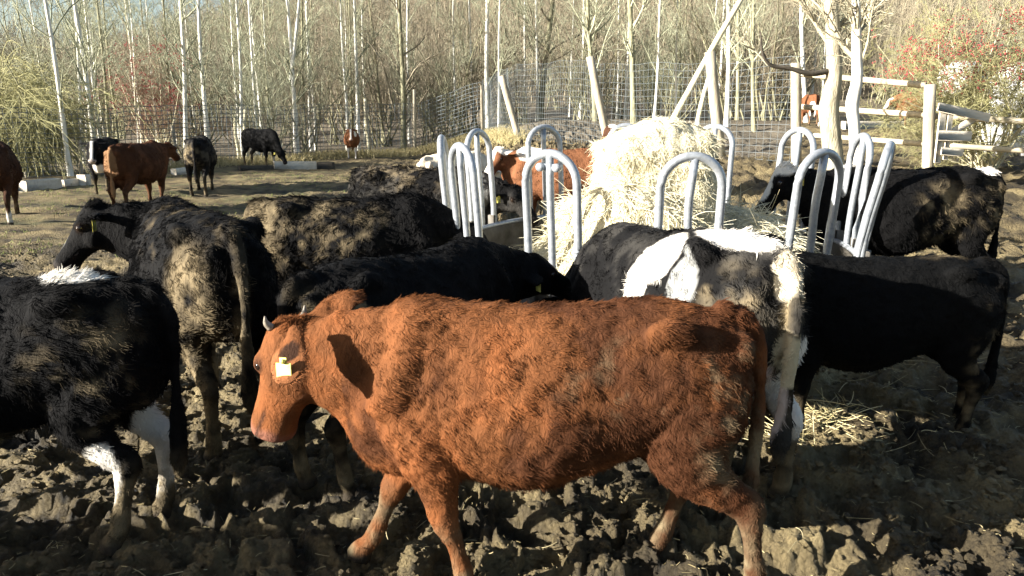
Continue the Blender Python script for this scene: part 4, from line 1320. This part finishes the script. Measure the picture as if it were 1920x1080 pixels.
def seed0(spec): return spec.get('seed', 5)

def make_cow(label, loc, yaw, scale, pose, spec, voxel=.03, fur=0, flen=.035, frad=.0016, curl=.8, group='cattle in the paddock', name='cow'):
    p = dict(DEF); p.update(pose)
    V, Q, T, H = cow_geometry(p, voxel)
    sd_ = seed0(spec)
    vn = vert_normals(V, Q)
    inh = (head_local(V, H)[0] > -.1) & (V[:, 0] > .6)
    amp = np.where(inh, .25, 1.0) * sstep(V[:, 2], .1, .5)
    V = V + vn * ((.012 * fbm(V * 6, 3, sd_ + 40) + .007 * fbm(V * 22, 2, sd_ + 44)) * amp)[:, None]
    me = mesh_np(name, V, [Q, T] if len(T) else [Q], M['hide'])
    ca = me.color_attributes.new('coat', 'FLOAT_COLOR', 'POINT')
    c = colour_coat(V, H, spec, sd_)
    ca.data.foreach_set('color', np.concatenate([c, np.ones((len(V), 1))], 1).astype(np.float32).ravel())
    o = link(name, me)
    z = float(ground(loc[0], loc[1])) - .03
    o.location = (loc[0], loc[1], z); o.rotation_euler = (0, 0, math.radians(yaw)); o.scale = (scale,) * 3
    tag(o, label, 'cow', group)
    cr, ax, dp, lt, L = H
    if 'innerear' in spec:
        ed = ear_dir(p, 1, lt, ax, dp); spec = dict(spec)
        er = ear_root(p, 1, cr, lt, ax, dp)
        spec['patch'] = list(spec.get('patch', ())) + [(tuple(er + ed * .13 + np.array([0, .03, 0])), (.085, .07, .11), spec['base'] * np.array([1.45, 1.5, 1.6])), (tuple(ear_root(p, 1, cr, lt, ax, dp) + ed * .09 + np.array([0, .02, 0])), (.040, .03, .055), spec['innerear'])]
        c = colour_coat(V, H, spec, sd_)
        ca.data.foreach_set('color', np.concatenate([c, np.ones((len(V), 1))], 1).astype(np.float32).ravel())
    if fur:
        P, R, col = fur_strands(V, Q, H, spec, fur, sd_ + 60, flen, frad, curl)
        strands('coat', P, R, M['fur'], o, col)
    for s in (-1, 1):
        m = MB(); m.add(*ellipsoid(cr + ax * .30 * L + dp * .052 + lt * s * .107, (.021, .021, .021)))
        m.build('eye', M['eye'], o)
    if p['horn']:
        for s in (-1, 1):
            h0 = cr - ax * .0 + dp * .03 + lt * s * .075
            pp, rr = spline(np.array([h0, h0 + lt * s * .016 - dp * .012 - ax * .016, h0 + lt * s * .020 - dp * .022 - ax * .040]), np.array([.016, .011, .003]), 4)
            m = MB(); m.add(*tubes(pp, rr, 10, cap=True)); m.build('horn', M['horn'], o)
    for s, on in ((1, p['tagl']), (-1, p['tagr'])):
        if not on: continue
        ed = ear_dir(p, s, lt, ax, dp)
        e0 = ear_root(p, s, cr, lt, ax, dp) + ed * .13 + ax * .022
        hang = np.array([0, 0, -1.0]); outw = ax - (ax @ hang) * hang
        if np.linalg.norm(outw) < .5: outw = lt * s * .8 + ax * .6; outw = outw - (outw @ hang) * hang
        if 'tagn' in p: outw = np.array(p['tagn'], float); outw = outw - (outw @ hang) * hang; e0 = e0 + outw * .040 - ax * .022 + hang * -.012
        outw /= np.linalg.norm(outw); sd2 = np.cross(hang, outw)
        m = MB()
        Rm = np.stack([sd2, outw, -hang], -1)
        m.add(*box(e0 + hang * .035 + outw * .006, (.055, .004, .062), Rm, .0015))
        m.add(*box(e0 + hang * .0 + outw * .006, (.026, .004, .03), Rm, .0012))
        m.add(*ellipsoid(e0 + hang * -.002 + outw * .010, (.009, .009, .009)))
        m.build('ear_tag', M['yellow_tag'], o)
    return o

COWS = 'cattle crowding round the ring feeder'
# the red heifer walking past in front
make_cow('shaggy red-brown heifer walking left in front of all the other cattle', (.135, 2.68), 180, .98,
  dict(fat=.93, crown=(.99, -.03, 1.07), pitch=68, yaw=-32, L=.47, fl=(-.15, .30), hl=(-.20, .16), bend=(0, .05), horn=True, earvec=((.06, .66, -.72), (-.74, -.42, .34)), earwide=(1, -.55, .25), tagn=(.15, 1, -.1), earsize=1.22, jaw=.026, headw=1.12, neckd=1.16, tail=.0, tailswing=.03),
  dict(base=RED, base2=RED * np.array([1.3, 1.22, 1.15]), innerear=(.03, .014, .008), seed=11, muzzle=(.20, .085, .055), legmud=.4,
       mottle=(.95, (.044, .0175, .0085)), 
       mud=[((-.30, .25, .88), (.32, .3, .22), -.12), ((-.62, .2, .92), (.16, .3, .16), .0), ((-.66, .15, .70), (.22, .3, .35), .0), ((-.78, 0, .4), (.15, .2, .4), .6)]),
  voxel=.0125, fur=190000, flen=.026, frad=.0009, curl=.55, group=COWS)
# black bullock cut by the left edge
make_cow('black bullock cut off by the left edge, white tuft on its back', (-2.16, 3.02), 180, 1.0,
  dict(crown=(1.05, 0, .9), pitch=60, hl=(.07, -.01), fl=(0, -.05), tail=-.01),
  dict(base=BLACK * 1.2, seed=23, legmud=.75, patch=[((-.40, .0, 1.17), (.15, .12, .06), WHITE), ((-.52, .16, .36), (.07, .09, .15), WHITE), ((-.60, -.14, .40), (.10, .08, .28), WHITE)],
       mud=[((-.55, .25, .75), (.3, .3, .4), -.05), ((.3, .3, .6), (.4, .3, .35), .1), ((0, .1, .45), (.6, .3, .12), .4)]),
  voxel=.015, fur=70000, flen=.033, frad=.0013, curl=1.0, group=COWS)
# black cow behind, seen from its rump
make_cow('black cow seen from behind with one mud-caked thigh, head turned left, yellow tag', (-1.80, 4.32), 126, 1.10,
  dict(crown=(.83, .34, 1.12), pitch=55, yaw=62, hl=(.0, .12), fl=(.05, -.05), tail=.0, eardroop=.1),
  dict(base=BLACK * 1.3, seed=31, legmud=.9, patch=[((.95, .5, .95), (.1, .12, .12), GREY)],
       mud=[((-.60, .20, .65), (.24, .16, .55), .85), ((-.2, .1, 1.1), (.6, .4, .2), -.12), ((-.75, 0, .7), (.08, .06, .5), .5)]),
  voxel=.015, fur=70000, flen=.032, frad=.0013, curl=1.0, group=COWS)
# black cow between, heading for the feeder
make_cow('black cow heading into the feeder right behind the red heifer\'s head', (-.52, 3.82), 50, .96,
  dict(crown=(.99, -.05, 1.00), pitch=35, yaw=-22, hl=(-.03, .04), fl=(.05, -.08), tagl=False, tagr=True, eardroop=.4),
  dict(base=BLACK, seed=37, legmud=.6, patch=[((-.52, -.22, .95), (.07, .12, .07), MUD * .7)], mud=[((-.72, -.1, .7), (.12, .2, .5), .4), ((-.6, .2, .7), (.2, .2, .5), .3)]),
  voxel=.015, fur=52000, flen=.028, frad=.0013, curl=.8, group=COWS)
make_cow('black cow with a tan mud-crusted rump at the left side of the feeder', (-1.28, 6.0), 4, 1.0,
  dict(crown=(.98, 0, .92), pitch=50, tagr=True),
  dict(base=BLACK * 1.2, seed=41, legmud=.8, mud=[((-.66, -.1, .82), (.26, .3, .40), .85), ((-.2, -.2, .9), (.6, .3, .4), .0)]),
  voxel=.018, fur=30000, flen=.042, frad=.0022, curl=1.1, group=COWS)
make_cow('curly dusty black cow behind the mud-rumped one, reaching into the feeder', (-.98, 8.35), -14, 1.05,
  dict(crown=(1.0, 0, .98), pitch=48, yaw=-25, tagr=True, eardroop=.2),
  dict(base=BLACK * 1.5, base2=(.03, .028, .025), seed=43, legmud=.8, patch=[((.62, -.1, .9), (.12, .2, .25), GREY)], mud=[((0, 0, 1.1), (.8, .4, .3), .05)]),
  voxel=.02, fur=26000, flen=.045, frad=.003, curl=1.3, group=COWS)
# spotted cow with its rump to us
make_cow('black and white cow with a white band over its rump, tail towards us', (.82, 3.84), 113, 1.10,
  dict(dip=.10, fat=.92, crown=(1.02, .04, .80), pitch=55, hl=(.03, -.04), fl=(.05, -.03), udder=1, tail=-.012, tagl=False),
  dict(base=BLACK * 1.6, base2=(.03, .028, .025), seed=53, legmud=.8,
       patch=[((-.48, .02, 1.17), (.30, .15, .085), WHITE), ((-.14, .20, 1.06), (.12, .14, .15), WHITE), ((-.06, .26, .88), (.07, .16, .30), WHITE), ((-.36, .26, .95), (.09, .12, .15), (.22, .22, .21)), ((-.70, -.12, .55), (.16, .10, .22), WHITE), ((-.62, .05, .50), (.20, .08, .20), (.52, .42, .36)), ((-.77, 0, .72), (.06, .06, .12), (.52, .45, .3)), ((-.74, 0, 1.02), (.07, .07, .12), (.5, .44, .33)), ((-.60, .14, .14), (.09, .09, .07), WHITE * .7)],
       mud=[((-.62, .22, .85), (.22, .2, .3), .15), ((-.75, 0, .8), (.06, .05, .5), .4)]),
  voxel=.015, fur=75000, flen=.027, frad=.0012, curl=1.1, group=COWS)
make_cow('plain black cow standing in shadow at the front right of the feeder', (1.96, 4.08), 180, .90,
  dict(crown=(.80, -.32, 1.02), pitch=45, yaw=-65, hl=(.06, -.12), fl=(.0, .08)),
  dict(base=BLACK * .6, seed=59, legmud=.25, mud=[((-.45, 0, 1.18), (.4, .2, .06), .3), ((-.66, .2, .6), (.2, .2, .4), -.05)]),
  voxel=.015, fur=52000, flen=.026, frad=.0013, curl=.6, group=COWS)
make_cow('black cow with a white poll feeding from the back right of the feeder', (3.55, 7.0), 181, 1.13,
  dict(crown=(1.02, .0, 1.17), pitch=64, yaw=-12, tagl=True, eardroop=.5),
  dict(base=BLACK * 1.1, seed=61, legmud=.5, patch=[((1.05, 0, 1.20), (.22, .22, .13), WHITE), ((1.12, .0, 1.0), (.10, .05, .14), WHITE), ((.55, 0, 1.2), (.2, .12, .06), WHITE * .6), ((-.62, 0, 1.13), (.10, .10, .05), WHITE)], mud=[((-.62, .25, .9), (.2, .2, .3), .35), ((-.2, .25, .8), (.3, .2, .3), .1)]),
  voxel=.018, fur=30000, flen=.036, frad=.0022, curl=.7, group=COWS)
make_cow('red and white cow with a white blaze looking out behind the feeder arches', (.68, 9.9), 172, 1.0,
  dict(crown=(.86, .14, 1.16), pitch=58, yaw=48, tagl=False),
  dict(base=BROWN * 1.35, seed=67, face=(.045, WHITE), muzzle=(.4, .26, .2), legmud=.4, patch=[((.45, .1, 1.1), (.18, .3, .12), WHITE), ((.75, .12, 1.12), (.10, .10, .06), WHITE)]),
  voxel=.02, fur=14000, flen=.03, frad=.003, group=COWS)
make_cow('cream coloured cow half hidden behind the left arches of the feeder', (-.82, 11.3), 55, .98,
  dict(crown=(.98, 0, .9), pitch=50, tagl=False), dict(base=CREAM, seed=71, legmud=.3), voxel=.024, group=COWS)
make_cow('dark brown cow whose back shows just above the hay bale', (2.2, 12.2), 3, 1.02,
  dict(crown=(.95, 0, .70), pitch=60, tagl=False), dict(base=DKBROWN, seed=73, patch=[((-.60, 0, 1.14), (.10, .14, .08), WHITE)]), voxel=.026, group=COWS)
# the cattle standing further back
BG = 'cattle standing along the wire fence'
def far_cow(label, px, Y, yaw, s, pose, spec, **kw):
    f_ = foot(px, Y)
    make_cow(label, (f_.x, f_.y), yaw, s, pose, spec, group=BG, **kw)
far_cow('dark brown cow seen from behind at the left edge of the paddock', 8, 13.0, 117, 1.12, dict(hl=(.05, -.05), crown=(.95, 0, .7), pitch=60), dict(base=DKBROWN * .7, seed=81, legmud=.3, patch=[((-.74, .0, .85), (.10, .12, .25), BROWN * 1.7), ((-.6, .14, .12), (.1, .1, .12), WHITE), ((-.6, -.14, .12), (.1, .1, .12), WHITE)]), voxel=.022, fur=9000, flen=.03, frad=.004)
far_cow('red-brown cow with a pale lit rump standing side on behind the black herd', 268, 14.4, 84, 1.09, dict(crown=(.98, 0, 1.12), pitch=40, udder=1, hl=(.06, -.06), fl=(.05, -.08)), dict(base=BROWN * .5, seed=83, legmud=.2, base2=BROWN * .8, patch=[((-.76, .06, .7), (.08, .16, .5), (.20, .11, .055))]), voxel=.022, fur=9000, flen=.03, frad=.004)  # pale rump patch paints sunlight into the coat colour
far_cow('black cow with a white blaze peering past the red-brown cow', 204, 17.0, -74, 1.05, dict(crown=(.98, 0, 1.12), pitch=62, tagr=False, tagl=False), dict(base=BLACK * 1.2, seed=87, face=(.035, WHITE), muzzle=(.45, .38, .33), patch=[((.6, .0, .5), (.2, .15, .2), WHITE)]), voxel=.024)
far_cow('dusty black cow seen from behind near the birches', 381, 17.4, 104, 1.10, dict(crown=(.98, 0, .9), pitch=50, hl=(.04, -.08), fl=(0, -.1)), dict(base=BLACK * 2.2, base2=(.05, .045, .035), seed=89, legmud=.4, mud=[((-.7, .1, .8), (.2, .25, .3), .3)]), voxel=.024, fur=8000, flen=.03, frad=.004)
far_cow('black cow grazing with its head down by the fence, yellow tag', 490, 25.5, -36, 1.08, dict(crown=(1.02, 0, .55), pitch=62, tagl=True, tagr=True), dict(base=BLACK * 1.5, seed=91, patch=[((.45, .14, .2), (.1, .08, .15), WHITE)]), voxel=.03)
far_cow('small red and white calf facing us at the far end of the fence', 661, 29.5, -80, .98, dict(crown=(.92, 0, 1.16), pitch=62), dict(base=BROWN * 1.3, seed=93, face=(.04, WHITE), muzzle=(.5, .35, .3), legmud=0, patch=[((.45, .14, .25), (.1, .09, .25), WHITE), ((.45, -.14, .25), (.1, .09, .25), WHITE), ((.6, .1, .95), (.12, .1, .12), WHITE)]), voxel=.03)
far_cow('red and white cow seen from behind beside the mossy tree', 1516, 28.5, 84, .95, dict(crown=(.95, 0, .6), pitch=60), dict(base=BROWN * 1.4, seed=95, patch=[((-.70, .06, .6), (.12, .16, .3), WHITE)]), voxel=.03)
far_cow('ginger and white cow feeding with its white face down in the right paddock', 1716, 27.0, 184, 1.03, dict(crown=(.98, .02, .95), pitch=58, tagl=False), dict(base=BROWN * 1.7, seed=97, face=(.09, WHITE), muzzle=(.5, .4, .35), patch=[((-.1, .2, 1.0), (.16, .2, .2), WHITE), ((-.5, .2, .8), (.14, .2, .25), WHITE)]), voxel=.03)

# ------------------------------------------------------------------ unseen low building added left of the photographer to shade the near mud
def shade_shed():
    root = empty('added_shade_shed', (-7.6, -1.9, 0))
    tag(root, 'unseen low board building added left of the photographer to shade the near mud', 'shade_shed')
    for nm, c, n_, horiz in (('wall', (1.55, 0), 28, False), ('rear_wall', (-1.55, 0), 28, False)):
        m = MB()
        for i in range(n_): m.add(*box((c[0], -2.75 + i * .2 + .0, .82), (.03, .196, 1.78), None, .004))
        m.build(nm, M['board'], root)
    for y in (2.75, -2.95):
        m = MB()
        for i in range(15): m.add(*box((-1.4 + i * .2, y, .82), (.196, .03, 1.78), None, .004))
        m.build('gable_wall', M['board'], root)
    m = MB(); m.add(*box((0, -.1, 1.80), (3.3, 5.95, .07), None, .01)); m.build('roof', M['galv_dull'], root)
shade_shed()
